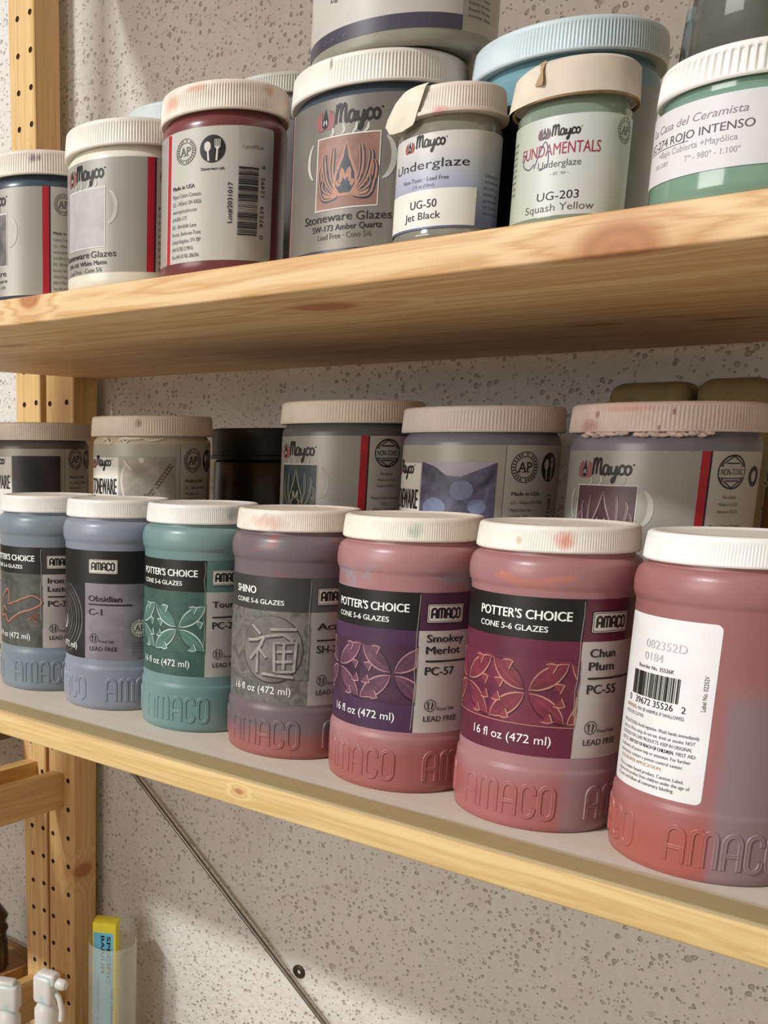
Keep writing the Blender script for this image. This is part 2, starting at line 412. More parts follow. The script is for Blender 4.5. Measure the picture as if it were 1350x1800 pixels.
# common inks
INK = plain('black_ink', (26, 24, 24), .5, .05); INK2 = plain('grey_ink', (86, 82, 80), .6, .05)
WH = plain('white_ink', (236, 236, 232), .5, .02); RED = plain('red_ink', (176, 26, 44), .45, .05)
BLK = plain('black_label', (21, 20, 19), .42, .12, 30); PLATE = plain('pale_plate', (206, 200, 190), .45, .04)
FLR = plain('emblem_red', (150, 92, 88), .5, .1)

# ---------------------------------------------------------------- caps and bodies
def cap_prof(R, z0, z1, ribd, edge=.0022):
    h = z1-z0; e = edge
    p = [(R-.0035, z0+.0008), (R-.0008, z0), (R, z0+.0007), (R, z0+.0014), (R, z0+.0018, ribd), (R-.0004, z0+h*.5, ribd), (R-.0008, z1-e-.0012, ribd), (R-.0009, z1-e-.0006)]
    for i in range(1, 6): a = i/5*pi/2; p.append((R-.0009-e*(1-cos(a)), z1-e+e*sin(a)))
    p += [(R-.0055, z1), (R-.0062, z1-.0006), (R*.5, z1-.0006)]
    return p
def make_cap(parent, R, z0, z1, mat, ribs=150, ribd=.00045, name='cap', tilt=0):
    mb = MB(); lathe(mb, cap_prof(R, z0, z1, ribd), mat, n=ribs*4); return mb.build(name, parent, angle=50)

def facing(x, y): return atan2(-y, -x)+pi/2       # rotation that turns local -Y to the viewer side of the room

HJ, ZC = .16943, .15515
def amaco_body(root, mat, ends, rot=0):
    mb = MB()
    pr = [(.040, 0.0012), (.0425, 0), (.0440, .0012), (.0446, .0045), (.0449, .0095), (.0449, .0310), (.0448, .0335), (.0446, .0348), (.0440, .0358), (.0438, .0368), (.0438, .1335),
          (.0441, .1346), (.0441, .1356), (.0449, .1366), (.0455, .1392), (.0457, .1425), (.0456, .1450), (.0451, .1480), (.0442, .1506), (.0425, .1522), (.0405, .1530), (.0400, .1565)]
    lathe(mb, pr, mat, n=128)
    W = Wrap(mb, .0449, 0)
    for e in ends:          # raised moulded lettering round the foot
        for st in word_strokes(e-53, e, 8.5, 26.5):
            st = [q for i in range(len(st)-1) for q in (st[i], tuple((st[i][k]+st[i+1][k])/2 for k in (0, 1)))]+[st[-1]]
            for off in (0,):
                n = len(st); ring = []; fs = []
                sec = [(-1.35, -.1), (-1.15, .45), (-.75, .62), (-.35, .42), (.35, .42), (.75, .62), (1.15, .45), (1.35, -.1)]; mS = len(sec)
                for i, p in enumerate(st):
                    a = st[max(i-1, 0)]; b = st[min(i+1, n-1)]
                    if st[0] == st[-1] and i in (0, n-1): a, b = st[-2], st[1]
                    dx, dz = b[0]-a[0], b[1]-a[1]; l = hypot(dx, dz) or 1; nx, nz = -dz/l, dx/l
                    for s_, hh in sec: ring.append(W_off(W, p[0]+nx*s_, p[1]+nz*s_, hh))
                for i in range(n-1):
                    for k in range(mS-1): fs.append((i*mS+k, (i+1)*mS+k, (i+1)*mS+k+1, i*mS+k+1))
                mb.add(ring, fs, mat)
    return mb.build('body', root, angle=60)
def W_off(W, u, z, h):
    a = -pi/2+u/1000/W.R; r = W.R+h/1000; return (r*cos(a), r*sin(a), z/1000)
RL = .0438
def amaco_logo(W, u0, u1, z0, z1, k=2):
    W.rrect(u0, u1, z0, z1, 1.3, INK, k); W.rrect(u0+.45, u1-.45, z0+.45, z1-.45, 1.0, PLATE, k+.5)
    W.rrect(u0+.95, u1-.95, z0+.95, z1-.95, .8, INK, k+1); W.rrect(u0+1.3, u1-1.3, z0+1.3, z1-1.3, .7, PLATE, k+1.5)
    for st in word_strokes(u0+2.9, u1-2.9, z0+3.0, z1-2.9): W.stroke(st, 1.35, INK, k+2.2)
def petals(W, cu, z0, z1, dark, lightm, mid, u_lo, u_hi, pitch=42, k=2.6, hil=None):
    hil = hil or mid
    zc = (z0+z1)/2; hh = (z1-z0)/2
    us = [cu+i*pitch for i in range(-3, 4)]
    for c in us:
        for su in (-1, 1):
            for sz in (-1, 1):
                a = (c, zc); b = (c+su*pitch/2, zc+sz*hh*.97); L = hypot(b[0]-a[0], b[1]-a[1]); nx, nz = -(b[1]-a[1])/L, (b[0]-a[0])/L
                up = []; dn = []
                for i in range(9):
                    t = i/8; wd = 4.9*sin(pi*t)**.75; x = a[0]+(b[0]-a[0])*(.06+.9*t); z = a[1]+(b[1]-a[1])*(.06+.9*t)
                    up.append((x+nx*wd, z+nz*wd)); dn.append((x-nx*wd, z-nz*wd))
                if min(p[0] for p in up+dn) < u_lo or max(p[0] for p in up+dn) > u_hi:
                    cl = lambda q: (min(max(q[0], u_lo), u_hi), q[1]); up = [cl(q) for q in up]; dn = [cl(q) for q in dn]
                if max(p[0] for p in up+dn)-min(p[0] for p in up+dn) < 2: continue
                W.poly([(x_+.9, z_-1.0) for x_, z_ in up+dn[::-1] if x_+.9 < u_hi], dark, k-.3); W.poly(up+dn[::-1], mid, k); W.stroke(up, .8, lightm, k+.5, True); W.stroke(dn, .95, lightm if su*sz > 0 else dark, k+.5, True)
                W.stroke([((q1[0]*.62+q2[0]*.38), (q1[1]*.62+q2[1]*.38)) for q1, q2 in zip(up, dn)][1:-1], 1.5, hil, k+.3, True)
        for bu, bz in ((c+pitch/4+1, z1-4), (c-pitch/4-1, z1-4), (c+pitch/4+1, z0+4), (c-pitch/4-1, z0+4), (c+pitch/2-5, zc+3), (c+pitch/2+5, zc+3), (c+pitch/2-4, zc-5), (c+pitch/2+4, zc-5)):
            if bu-4 < u_lo or bu+4 > u_hi: continue
            sg = 1 if bz > zc else -1
            W.poly([(bu-2.4, bz+sg*1.2), (bu+3.6, bz+sg*1.2), (bu+1.6, bz-sg*3.6)], dark, k+.6); W.poly([(bu-3, bz+sg*2), (bu+3, bz+sg*2), (bu+1, bz-sg*2.8)], hil, k+.8); W.stroke([(bu-3, bz+sg*2), (bu, bz+sg*2.6), (bu+3, bz+sg*2)], .7, lightm, k+1.2, True); W.stroke([(bu+3, bz+2*sg), (bu+1, bz-2.8*sg)], .8, lightm, k+1.2, True)
def pmat(name, c1, c2, sc=60, rough=.45, dist=.8, c3=None):
    if name in MATS: return MATS[name]
    m = NT(name, rough); f = m.noise(m.coord(), sc, 4, .6, dist)
    m.col(m.ramp(f, [(.35, c1), (.65, c2)]+([(.74, c3)] if c3 else []))); MATS[name] = m.m; return m.m
def crinkle(W, u, z0, z1, m, seed=0):
    R = random.Random(seed); pts = [(u+R.uniform(-.7, .7), z0+(z1-z0)*i/9) for i in range(10)]; W.stroke(pts, .3, m, 5)

def amaco(label, x, y, bodymat, capm, b, zb, zt, kind, tone, ends, names=None, code='', title=("POTTER'S CHOICE", 'CONE 5-6 GLAZES'), body_label=None, extra=None, blackcol=None):
    root = empty('glaze_jar', (x, y, 0), facing(x, y), label=label, cat='jar', group='rounded pint jars in the front row of the lower shelf')
    amaco_body(root, bodymat, ends)
    make_cap(root, .043, ZC, HJ, capm, ribs=190, ribd=.00022)
    if kind is None: return root
    pic, stripe, panel_up, panel = tone
    mb = MB(); W = Wrap(mb, RL, .00035); bk = blackcol or BLK
    if kind == 'choice':
        W.rect(b-85, b, zb, zt-20, stripe); W.rect(b-85, b, zt-23, zt, bk, 1.2)
        W.rect(b, b+78, zt-23, zt, panel_up); W.rect(b, b+78, zb, zt-23, panel)
    else:
        W.rect(b-85, b+85, zt-26, zt, bk); W.rect(b-85, b, zb, zt-26, stripe); W.rect(b, b+85, zb, zt-26, panel)
    lab = mb.build('label', root)
    mp = MB(); W = Wrap(mp, RL, .0003)
    if kind == 'choice':
        W.rect(b-85, b, zb+17.5, zb+54.5, pic, 2.2); extra(W, b, zb)
        pb = mp.build('picture', lab)
        mp = MB(); W = Wrap(mp, RL, .0003)
        t1, t2 = title
        W.text(t1, b-59, zt-12, b-6.5 if len(t1) > 8 else b-38.7, 4.9, WH, 2.4, .034); W.text(t2, b-58.5, zt-18.6, b-18, 3.1, WH, 2.4, .026)
        W.text('16 fl oz (472 ml)', b-57, zb+7, b-11.3, 4.8, WH, 3, .004)
    elif kind == 'spiral':
        extra(W, b, zb); mp.build('picture', lab); mp = MB(); W = Wrap(mp, RL, .0003)
        W.text('16 fl oz (472 ml)', b-57, zb+7, b-9, 4.8, WH, 4, .004)
    if kind == 'choice': crinkle(W, b-1.2, zb+24 if code[0] != 'PC-57' else zb+2, zt-1, plain('label_crease', (176, 170, 164), .4), seed=len(label))
    amaco_logo(W, b+3.8, b+28.3, zt-18.3, zt-6.5)
    zz = zb+(56.5 if kind == 'choice' else 53)
    dx = 0 if kind == 'choice' else -1
    for (t, wd), dz in zip(names, ((0,), (0, -7.2))[len(names)-1]):
        W.text(t, b+4.6+dx, zz+dz if len(names) == 2 else (zb+(52 if kind == 'choice' else 47.4)), b+4.6+dx+wd, 4.5, INK, 2.4, .04)
    W.rect(b+4.8+dx, b+40, zb+44.3, zb+45.4, INK, 2.2)
    W.text(code[0], b+4.8+dx, zb+36.3, b+4.8+dx+code[1], 4.9, INK, 2.4, .034)
    safe_icon(W, b+9.6+dx, zb+17.3, 3.6, INK); W.text('Food Safe', b+14.2+dx, zb+14.2, b+26.5+dx, 2.0, INK, 2, .012); W.text('LEAD FREE', b+5.8+dx, zb+7.3, b+29+dx, 3.3, INK, 2, .016)
    ap_seal(W, b+(46.5 if kind != 'choice' else 47), zb+(26 if kind != 'choice' else 20), 7.6, INK, 2, PLATE)
    for i in range(4): W.text(('THIS PRODUCT', 'CONFORMS TO', 'ASTM D-4236', 'NON-TOXIC')[i], b+40, zb+13-i*2.3, b+54, 1.4, INK2)
    mp.build('printing', lab); return root

# stoneware pint / wide jars of the other maker
def may_body(root, R, h, mat, zb0=0.0, n=112, ground=.002):
    mb = MB()
    pr = [(R-.006, zb0+.0010), (R-.0032, zb0), (R-.0012, zb0+.0009), (R-.0002, zb0+.003), (R, zb0+.006), (R, zb0+h-.0075), (R-.0006, zb0+h-.0045), (R-.0022, zb0+h-.0022), (R-.0034, zb0+h-.001), (R-.0036, zb0+h+.004)]
    lathe(mb, pr, mat, n=n); return mb.build('body', root, angle=60)
def addr(W, u, z, m, wd=22, pitch=4.3, rows=('Colors Contacts:', 'U.S. - Hilliard, OH 43026', 'www.maycocolors.com', '614-876-1171', 'EU - Brickkiln Lane', 'Etruria, Stoke-on-Trent', 'United Kingdom, ST4 7BP', '(44) 01782-219816', 'Fax (44) 01782-286506'), h=2.0):
    for i, t in enumerate(rows):
        W.text(t, u, z-i*pitch, u+wd*min(1, len(t)/22.0), h, m, 2)

# ================================================================ structure
pl = plaster()
mb = MB(); rbox(mb, -3.2, 2.2, .997, 1.10, -1.6, 1.9, pl, 0)
tag(mb.build('wall_back', smooth=False), kind='structure')
mb = MB(); rbox(mb, -3.2, 2.2, -3.0, 1.02, -1.62, -1.6, plain('grey_floor', (190, 182, 170), .7, .08, 4), 0); tag(mb.build('floor', smooth=False), kind='structure')
mb = MB()
lathe(mb, [(.0085, 0), (.0085, .0025), (.0075, .0032), (.0035, .0034), (.003, -.0005)], plain('dull_metal', (70, 58, 46), .5, .2, Metallic=.6), n=20)
o = mb.build('wall_plug'); o.location = (-.6662, .9975, -.4259); o.rotation_euler = (pi/2, 0, 0)
tag(o, 'small dark round wall plug set in the pitted plaster below the lower shelf', 'wall plug')

# ================================================================ shelves
UZ, UT, HX = .29449, .01913, -.00515
zt = lambda x: UZ+UT+HX*x
wu = wood('pine_upper', (228, 195, 148), (192, 140, 80), knots=[(-.389, .577, -.019, .024, .019, .012), (-.190, .511, -.018, .022, .010, .016), (-.745, .613, -.019, .022, .008, .008), (-.600, .511, -.002, .012, .012, .008), (-.30, .78, -.019, .022, .006, .008), (-.22, .80, -.019, .022, .006, .008)], seed=1.3)
wl = wood('pine_lower', (222, 194, 138), (194, 156, 98), front=((156, 138, 100), .541, .0), gs=1.0, streak=.9, seed=4.1, knots=[(-.395, .511, -.010, .004, .02, .0022)])
def shelf(name, x0, x1, z, t, m, lab, tilt=0, y0=.5113, y1=.981):
    mb = MB(); rbox(mb, x0, x1, y0, y1, -t, 0, m, .0016, 3)
    o = mb.build('shelf', loc=(0, 0, z)); o.rotation_euler = (0, -tilt, 0) if tilt else (0, 0, 0)
    return tag(o, lab, 'shelf')
shelf('upper', -1.013, .35, UZ+UT, UT, wu, 'upper pine shelf board seen from below, brown knots in its underside', tilt=HX)
shelf('lower', -1.013, .35, 0, .0207, wl, 'lower pine shelf board carrying the row of rounded pint jars')
wa = wood('pine_side', (228, 190, 132), (192, 146, 86), along='Z', seed=2.2, streak=.7, knots=[(-1.013, .955, -.385, .02, .020, .012)])
wa2 = wood('pine_side_far', (230, 194, 136), (194, 150, 92), along='Z', seed=7.2, streak=.7)
wy = wood('pine_rail', (226, 188, 128), (190, 146, 88), along='Y', seed=5.2, streak=.6)
HOLE = plain('drilled_hole', (58, 38, 20), .9, .1)
def bored_post(name, root, x0, x1, ya, yb, z0, z1, m, cols, rows, lean=0, r=.0036, depth=.007):
    """post whose front face is a grid of cells, each with a sunk round peg hole where cols x rows meet"""
    mb = MB(); xs = sorted(set([x0+.0015, x1-.0015]+[c+s*.0055 for c, _ in cols for s in (-1, 1)]))
    # sides, top, bottom, back and the small edge bevels
    b = .0015
    rbox(mb, x0, x1, ya+b+.0002, yb, z0, z1, m, .0008, 1)
    def q(vs): mb.add(vs, [tuple(range(len(vs)))], m)
    q([(x0, ya+b, z0), (x0+b, ya, z0), (x0+b, ya, z1), (x0, ya+b, z1)][::-1]); q([(x1-b, ya, z0), (x1, ya+b, z0), (x1, ya+b, z1), (x1-b, ya, z1)][::-1])
    hmb = MB()
    for i in range(len(xs)-1):
        a, c = xs[i], xs[i+1]; col = [k for k in cols if abs((a+c)/2-k[0]) < .001]
        if not col: q([(a, ya, z0), (c, ya, z0), (c, ya, z1), (a, ya, z1)]); continue
        cx, dz = col[0]; zp = z0
        for z in [zz+dz for zz in rows if z0+.008 < zz+dz < z1-.008]:
            q([(a, ya, zp), (c, ya, zp), (c, ya, z-.0055), (a, ya, z-.0055)]); zp = z+.0055
            n = 16; sq = []; ci = []
            for k in range(n):
                t = 2*pi*k/n; s = .0055/max(abs(cos(t)), abs(sin(t))); sq.append((cx+s*cos(t), ya, z+s*sin(t))); ci.append((cx+r*cos(t), ya, z+r*sin(t)))
            mb.add(sq+ci, [(k, (k+1) % n, n+(k+1) % n, n+k) for k in range(n)], m)
            inn = [(p[0], ya+.0014, p[2]) for p in ci]
            hmb.add([(p[0], ya+.0001, p[2]) for p in ci]+inn, [(k, (k+1) % n, n+(k+1) % n, n+k) for k in range(n)]+[tuple(range(n, 2*n))], HOLE)
        q([(a, ya, zp), (c, ya, zp), (c, ya, z1), (a, ya, z1)])
    o = mb.build(name, root, smooth=False); h = hmb.build('peg_hole', o, smooth=False); tag(h, kind='stuff')
    if lean:
        for ob in (o, h):
            for v in ob.data.vertices: v.co.x += lean*(v.co.z-.28)
    return o
rows = [.268+.0432*k for k in range(-24, 24)]
root = empty('shelf_side_frame', (0, 0, 0), label='pale pine side frame of bored posts holding the left ends of both shelves', cat='shelf frame')
o = bored_post('rear_post', root, -1.069, -1.015, .9375, .981, -.69, UZ+.03, wa, [(-1.0605, 0), (-1.0275, .001)], rows)
o = bored_post('front_post', root, -1.069, -1.015, .5113, .555, -.69, UZ+.03, wa, [(-1.0605, 0), (-1.0275, .001)], rows)
for za, zb in ((-.291, -.240), (-.60, -.55), (.10, .15)):
    mb = MB(); rbox(mb, -1.058, -1.036, .5545, .938, za, zb, wy, .0015, 2); mb.build('rail', root)
root = empty('shelf_side_frame', (0, 0, 0), label='taller pine side frame further left, its bored post rising above the upper shelf', cat='shelf frame')
LEAN = -.0105
o = bored_post('rear_post', root, -1.1315, -1.0815, .9375, .981, -.69, 1.1, wa2, [(-1.1130, 0), (-1.0885, .002)], rows, lean=LEAN)
o = bored_post('front_post', root, -1.1315, -1.0815, .5113, .555, -.69, 1.1, wa2, [(-1.1130, 0), (-1.0885, .002)], rows, lean=LEAN)
for za, zb in ((-.265, -.235), (-.62, -.58)):
    mb = MB(); rbox(mb, -1.114, -1.094, .5545, .938, za, zb, wy, .0015, 2); mb.build('rail', root)
for z, nm, lab in ((-.170, 'shelf', 'pine shelf board of the neighbouring unit just below the lower shelf, at far left'), (-.575, 'shelf', 'brown pine shelf board of the neighbouring unit at bottom left')):
    mb = MB(); rbox(mb, -2.0, -1.1315, .5113, .981, z-.019, z, wood('pine_neighbour', (188, 146, 92), (150, 104, 58), seed=9), .0015, 2)
    tag(mb.build(nm), lab, 'shelf')
mb = MB(); rbox(mb, -1.133, -1.128, .56, .93, -.203, -.192, plain('grey_metal', (96, 92, 86), .4, .05, Metallic=.7), .001, 1)
tag(mb.build('metal_strip'), 'dark grey metal strip running under the neighbouring shelf at far left', 'metal strip')
mb = MB(); rbox(mb, -1.013, .35, .5113, .981, -.70, -.68, wood('pine_bottom', (206, 176, 124), (178, 138, 84), seed=12), .0015, 2)
tag(mb.build('shelf'), 'bottom pine shelf board under the file holder, below the picture', 'shelf')
# diagonal brace rod
mb = MB(); P0 = Vector((-.9423, .985, -.2312)); P1 = Vector((-.6189, .985, -.4731)); D = (P1-P0)
tube(mb, [P0-D*.75, P0+D*1.0, P0+D*1.28], .0030, plain('steel_rod', (128, 124, 116), .32, .05, Metallic=.85), 12)
tag(mb.build('brace_rod'), 'thin steel diagonal brace rod crossing the wall below the lower shelf', 'brace rod')

# ================================================================ front row
lidw = (230, 225, 219)
C_GREY = (122, 130, 142)
pt_iron = pmat('iron_picture', (62, 64, 58), (92, 92, 84), 70); pt_teal = pmat('teal_picture', (50, 76, 70), (66, 94, 86), 60)
pt_sh = pmat('shino_picture', (84, 82, 80), (120, 116, 112), 90, dist=2); pt_pu = pmat('purple_picture', (58, 32, 52), (78, 46, 66), 60); pt_ma = pmat('maroon_picture', (92, 30, 54), (112, 42, 62), 60)
PAN = plain('beige_panel', (170, 158, 152), .4, .05, 40); PANW = plain('light_panel', (186, 178, 172), .4, .04, 40)
def ex_iron(W, b, zb):
    cop = plain('copper_line', (132, 88, 70), .4, .2, 200); hi = plain('copper_light', (196, 150, 128), .35, .1); dk = plain('copper_dark', (88, 44, 34), .5, .1)
    pts = [(-56, 22), (-50, 34), (-43, 44), (-36, 49), (-34, 42), (-36, 36), (-28, 38), (-18, 42), (-9, 45), (-2, 42), (-1, 38), (-10, 33), (-20, 30), (-30, 24), (-36, 20), (-42, 26), (-48, 24), (-44, 33), (-38, 30)]
    s = smooth([(b+p[0], zb+p[1]) for p in pts], 4); W.stroke(s, 2.6, dk, 3); W.stroke([(p[0]-.2, p[1]+.3) for p in s], 1.6, cop, 3.6); W.stroke([(p[0]-.5, p[1]+.7) for p in s], .45, hi, 4.2)
    s = smooth([(b+p[0], zb+p[1]) for p in [(-14, 24), (-8, 28), (-2, 31), (-8, 25), (-4, 22)]], 4); W.stroke(s, 1.6, dk, 3); W.stroke(s, .8, cop, 3.6)
def ex_sp(W, b, zb):
    W.rect(b-84, b, zb+1, zb+60, plain('obsidian_picture', (34, 34, 36), .3, .3, 60), 2.0)
    hi = plain('spiral_light', (118, 116, 112), .3, .1)
    for i in range(7):
        r = 10+i*3.2; W.stroke([(b-32+r*cos(a), zb+32+r*1.05*sin(a)) for a in [(-1.25+2.4*j/20) for j in range(21)]], .5 if i % 2 else .9, hi, 3, True)
    W.stroke(smooth([(b-33, zb+30), (b-29, zb+22), (b-25, zb+27), (b-26, zb+34)], 4), 1.1, WH, 3.4, True)
def ex_teal(W, b, zb): petals(W, b-21, zb+18, zb+54, plain('teal_dark', (38, 62, 58), .4), plain('teal_light', (190, 208, 196), .4), plain('teal_mid', (76, 108, 98), .4, .15, 90), b-84, b-.3, hil=plain('teal_hi', (92, 126, 116), .4))
def ex_pur(W, b, zb): petals(W, b-22+8, zb+18, zb+54, plain('purple_dark', (48, 24, 42), .4), plain('purple_light', (176, 132, 138), .4), plain('purple_mid', (92, 58, 76), .4, .2, 90), b-84, b-.3, hil=plain('purple_hi', (104, 68, 84), .4))
def ex_mar(W, b, zb):
    petals(W, b-26, zb+18, zb+54, plain('maroon_dark', (66, 20, 36), .4), plain('maroon_light', (184, 132, 112), .4), plain('maroon_mid', (114, 44, 58), .4, .15, 90), b-84, b-.3, hil=plain('maroon_hi', (128, 54, 62), .4))
    W.stroke([(b-84+i*4.2, zb+17.3) for i in range(21)], .4, MATS['maroon_light'], 3)
def ex_shino(W, b, zb):
    dk = plain('seal_dark', (52, 48, 46), .5); lt = plain('seal_light', (146, 140, 134), .5, .15, 90); md = plain('seal_mid', (104, 100, 96), .5, .25, 50)
    cu, cz = b-26, zb+37.5; W.disc(cu, cz, 22.5, dk, 2.6, rz=23.5, n=36); W.disc(cu-.3, cz+.4, 21.8, md, 3, rz=22.8, n=36)
    L = [[(-15, 16), (-8, 10)], [(-18, 5), (-11, 6), (-5, 9), (-8, 2), (-16, -8)], [(-10, 0), (-10, -17)], [(-9, 0), (-3, -6)], [(-1, 14), (17, 15)], [(-4, 9), (8, 11), (15, 7)], [(2, 5), (17, 6), (16, -14), (3, -15), (2, 5)], [(4, -1), (15, 0)], [(4, -8), (15, -7)], [(9, 5), (9, -13)], [(-6, -17), (16, -18)]]
    for s in L: W.stroke([(cu+p[0]+.7, cz+p[1]-.8) for p in s], 2.6, dk, 3.6)
    for s in L: W.stroke([(cu+p[0], cz+p[1]) for p in s], 1.9, lt, 4.2)
rounded = 'rounded pint jars in the front row of the lower shelf'
def ends(e): return [e+i*72.1 for i in range(-2, 2)]
amaco('grey blue glaze jar with copper squiggle label, left end of front row', -.6945, .6122, glaze('glaze_iron', (116, 125, 133), (132, 140, 147), seed=1), capmat('cap_iron', lidw), -6.4, 39, 126, 'choice',
      (pt_iron, pt_iron, plain('iron_top', (58, 54, 52), .35), PAN), ends(18.5), [('Iron', 14), ('Lustre', 22)], ('PC-32', 20), extra=ex_iron)
amaco('blue-grey glaze jar labelled Obsidian, second in the front row', -.6030, .6077, glaze('glaze_obsidian', (126, 131, 143), (144, 147, 158), seed=2), capmat('cap_obsidian', lidw), -28.5, 42, 129.7, 'spiral',
      (None, BLK, BLK, pmat('obsidian_panel', (116, 110, 116), (140, 130, 138), 50)), ends(-9.5+53), [('Obsidian', 28)], ('C-1', 12), extra=ex_sp)
amaco('teal green glaze jar with petal-patterned tile on the label', -.5115, .6067, glaze('glaze_teal', (104, 134, 132), (120, 144, 142), seed=3), capmat('cap_teal', lidw, [((128, 150, 142), .021, .163, .006, .006)]), 3.8, 43, 129.4, 'choice',
      (pt_teal, pt_teal, plain('teal_top', (84, 112, 108), .35), plain('teal_panel', (168, 166, 158), .4, .06, 40)), ends(6.6), [('Tourmaline', 38)], ('PC-28', 20), extra=ex_teal)
amaco('mauve-grey glaze jar with reddish foot and a round carved seal on its grey label', -.4200, .6018, glaze('glaze_shino', (106, 88, 92), (116, 104, 110), low=(150, 92, 86), lowz=.020, patch=((134, 92, 92), .12, .160, 38, .60), seed=4), capmat('cap_shino', (234, 222, 208), [((206, 168, 146), -.02, .161, .014, .006)], dirt=.1), 10.5, 38.5, 125.3, 'choice',
      (pt_sh, pt_sh, plain('shino_top', (84, 82, 82), .4), plain('shino_panel', (158, 152, 148), .4, .05, 40)), ends(5.1), [('Acai', 19)], ('SH-22', 20), title=('SHINO', 'CONE 5-6 GLAZES'), extra=ex_shino, blackcol=plain('charcoal_label', (56, 54, 53), .4, .1, 40))
amaco('pink glaze jar with a purple leaf-tile label, grey-blue smear under its shoulder', -.3285, .5944, glaze('glaze_merlot', (160, 108, 110), (168, 124, 126), low=(156, 92, 88), lowz=.03, patch=((150, 142, 150), .126, .138, 20, .50), seed=5), capmat('cap_merlot', (238, 228, 212), [((168, 180, 168), .001, .162, .0055, .0055)]), 7.5, 39.1, 125.5, 'choice',
      (pt_pu, plain('purple_stripe', (70, 44, 70), .4, .12, 30), plain('purple_top', (76, 38, 62), .35), PANW), ends(-3), [('Smokey', 25.5), ('Merlot', 23.5)], ('PC-57', 19.5), extra=ex_pur)
amaco('pink glaze jar with a maroon leaf-tile label and an orange stain on its cap', -.2369, .5914, glaze('glaze_plum', (158, 108, 110), (166, 122, 126), low=(164, 98, 96), lowz=.035, patch=((184, 118, 98), .138, .156, 30, .56), seed=6, xsplit=((150, 124, 130), .016, .045)), capmat('cap_plum', (238, 230, 218), [((214, 120, 98), .004, .162, .007, .006), ((196, 160, 130), -.019, .161, .002, .003)]), 17.8, 43.5, 131.5, 'choice',
      (pt_ma, plain('maroon_stripe', (96, 34, 56), .4, .1, 30), plain('maroon_top', (92, 24, 48), .35), PANW), ends(10.8), [('Chun', 16.5), ('Plum', 16.5)], ('PC-55', 19.5), extra=ex_mar)
j7 = amaco('salmon pink glaze jar with barcode label, right end of the front row', -.1431, .5837, glaze('glaze_salmon', (156, 102, 100), (160, 110, 109), low=(166, 92, 84), lowz=.035, seed=8, xsplit=((140, 122, 128), .004, .092)), capmat('cap_salmon', (242, 238, 232), dirt=.03), 0, 0, 0, None, None, ends(-15.8+53))
mb = MB(); W = Wrap(mb, RL, .00035); W.rrect(-62, -2.4, 39, 128.5, 3.2, plain('white_sticker', (232, 230, 228), .45, .02)); lab = mb.build('label', j7)
mb = MB(); W = Wrap(mb, RL, .0003); g = plain('faded_ink', (196, 192, 194), .6)
W.text('082352D', -40, 112.6, -16.5, 4.2, g, 2.2); W.text('0184', -40, 106.3, -28, 4.0, g, 2.2)
W.text('Reorder No. 35526K', -44, 101.8, -21.5, 1.9, INK2, 2, .01); barcode(W, -47.5, -17.5, 87.5, 100, INK, seed=5)
W.text('0   39672 35526   2', -50, 83.4, -14, 3.3, INK, 2.4)
W.text('Label No. 02252V', 86, -5.6, 103.5, 1.9, INK2, rot=90)
org = plain('tan_ink', (172, 140, 96), .6)
W.text('WARNING:', -52, 79.8, -42, 2.0, org, 2, .01)
rows_ = [(-41, -14, 79.8, 'MAY BE HARMFUL IF SWALLOWED.', INK2), (-52, -36, 76.6, 'AVOID EYES, CLOTHES.', INK2), (-53, -6.5, 71.6, 'PRECAUTIONS: Avoid ingestion. Wash hands immediately', INK2), (-53, -8, 68.4, 'after use. When using, do not eat, drink or smoke. NOT', INK2),
         (-53, -9, 65.2, 'INTENDED FOR CARE PRODUCTS. KEEP IN ORIGINAL', INK2), (-53, -46, 62.0, 'BOTTLE.', INK2), (-45, -17, 62.0, 'KEEP OUT OF REACH OF CHILDREN.', INK), (-16, -7, 62.0, 'FIRST AID:', INK2), (-53, -9, 58.8, 'Swallowed, call poison help or attention. For further', INK2),
         (-53, -12, 55.6, 'information, contact a poison control center.', INK2), (-52, -22, 52.4, 'FOR PROPER APPLICATION.', org), (-53, -11, 48.4, 'This is a water-based product. Caution Label.', INK2), (-53, -8, 45.6, 'Observe this product from children under the age of', INK2), (-53, -15, 42.8, '12 years and follow all customary labeling.', INK2)]
for a, b, z, t, mm in rows_: W.text(t, a, z, b, 1.75, mm, 2, .018 if mm is INK else 0)
mb.build('printing', lab)

# ================================================================ grey-label stoneware jars (back row and upper shelf)
LG = plain('grey_label', (160, 156, 148), .38, .03, 12, Metallic=.15); LG2 = plain('pale_info_panel', (186, 182, 172), .42, .03, 12); LGd = plain('dark_grey_label', (128, 122, 114), .36, .06, 14, Metallic=.2)
LGs = plain('silver_label', (172, 170, 160), .4, .03, 14, Metallic=.1); FRM = plain('picture_frame', (216, 212, 204), .5); WISP = plain('label_wisp', (184, 184, 176), .5)
def wisps(W, pl_, pr, pt, sc):
    for x, hgt in ((.22, 4.6), (.40, 5.6), (.58, 5.6), (.76, 4.4)):
        W.stroke(smooth([(pl_+(pr-pl_)*x, pt), (pl_+(pr-pl_)*(x+.05), pt+hgt*.4*sc), (pl_+(pr-pl_)*(x+(.02 if x < .5 else .06)), pt+hgt*sc)], 4), 1.5*sc, WISP, 1.5, True)
    W.stroke([(pr+1+7*sc*cos(a), pt-13*sc+11*sc*sin(a)) for a in [(-1.4+2.6*j/12) for j in range(13)]], 3.2*sc, WISP, 1.5, True)
    W.stroke([(pl_-1-6*sc*cos(a), pt-11*sc+10*sc*sin(a)) for a in [(-1.2+2.3*j/12) for j in range(13)]], 2.2*sc, WISP, 1.5, True)
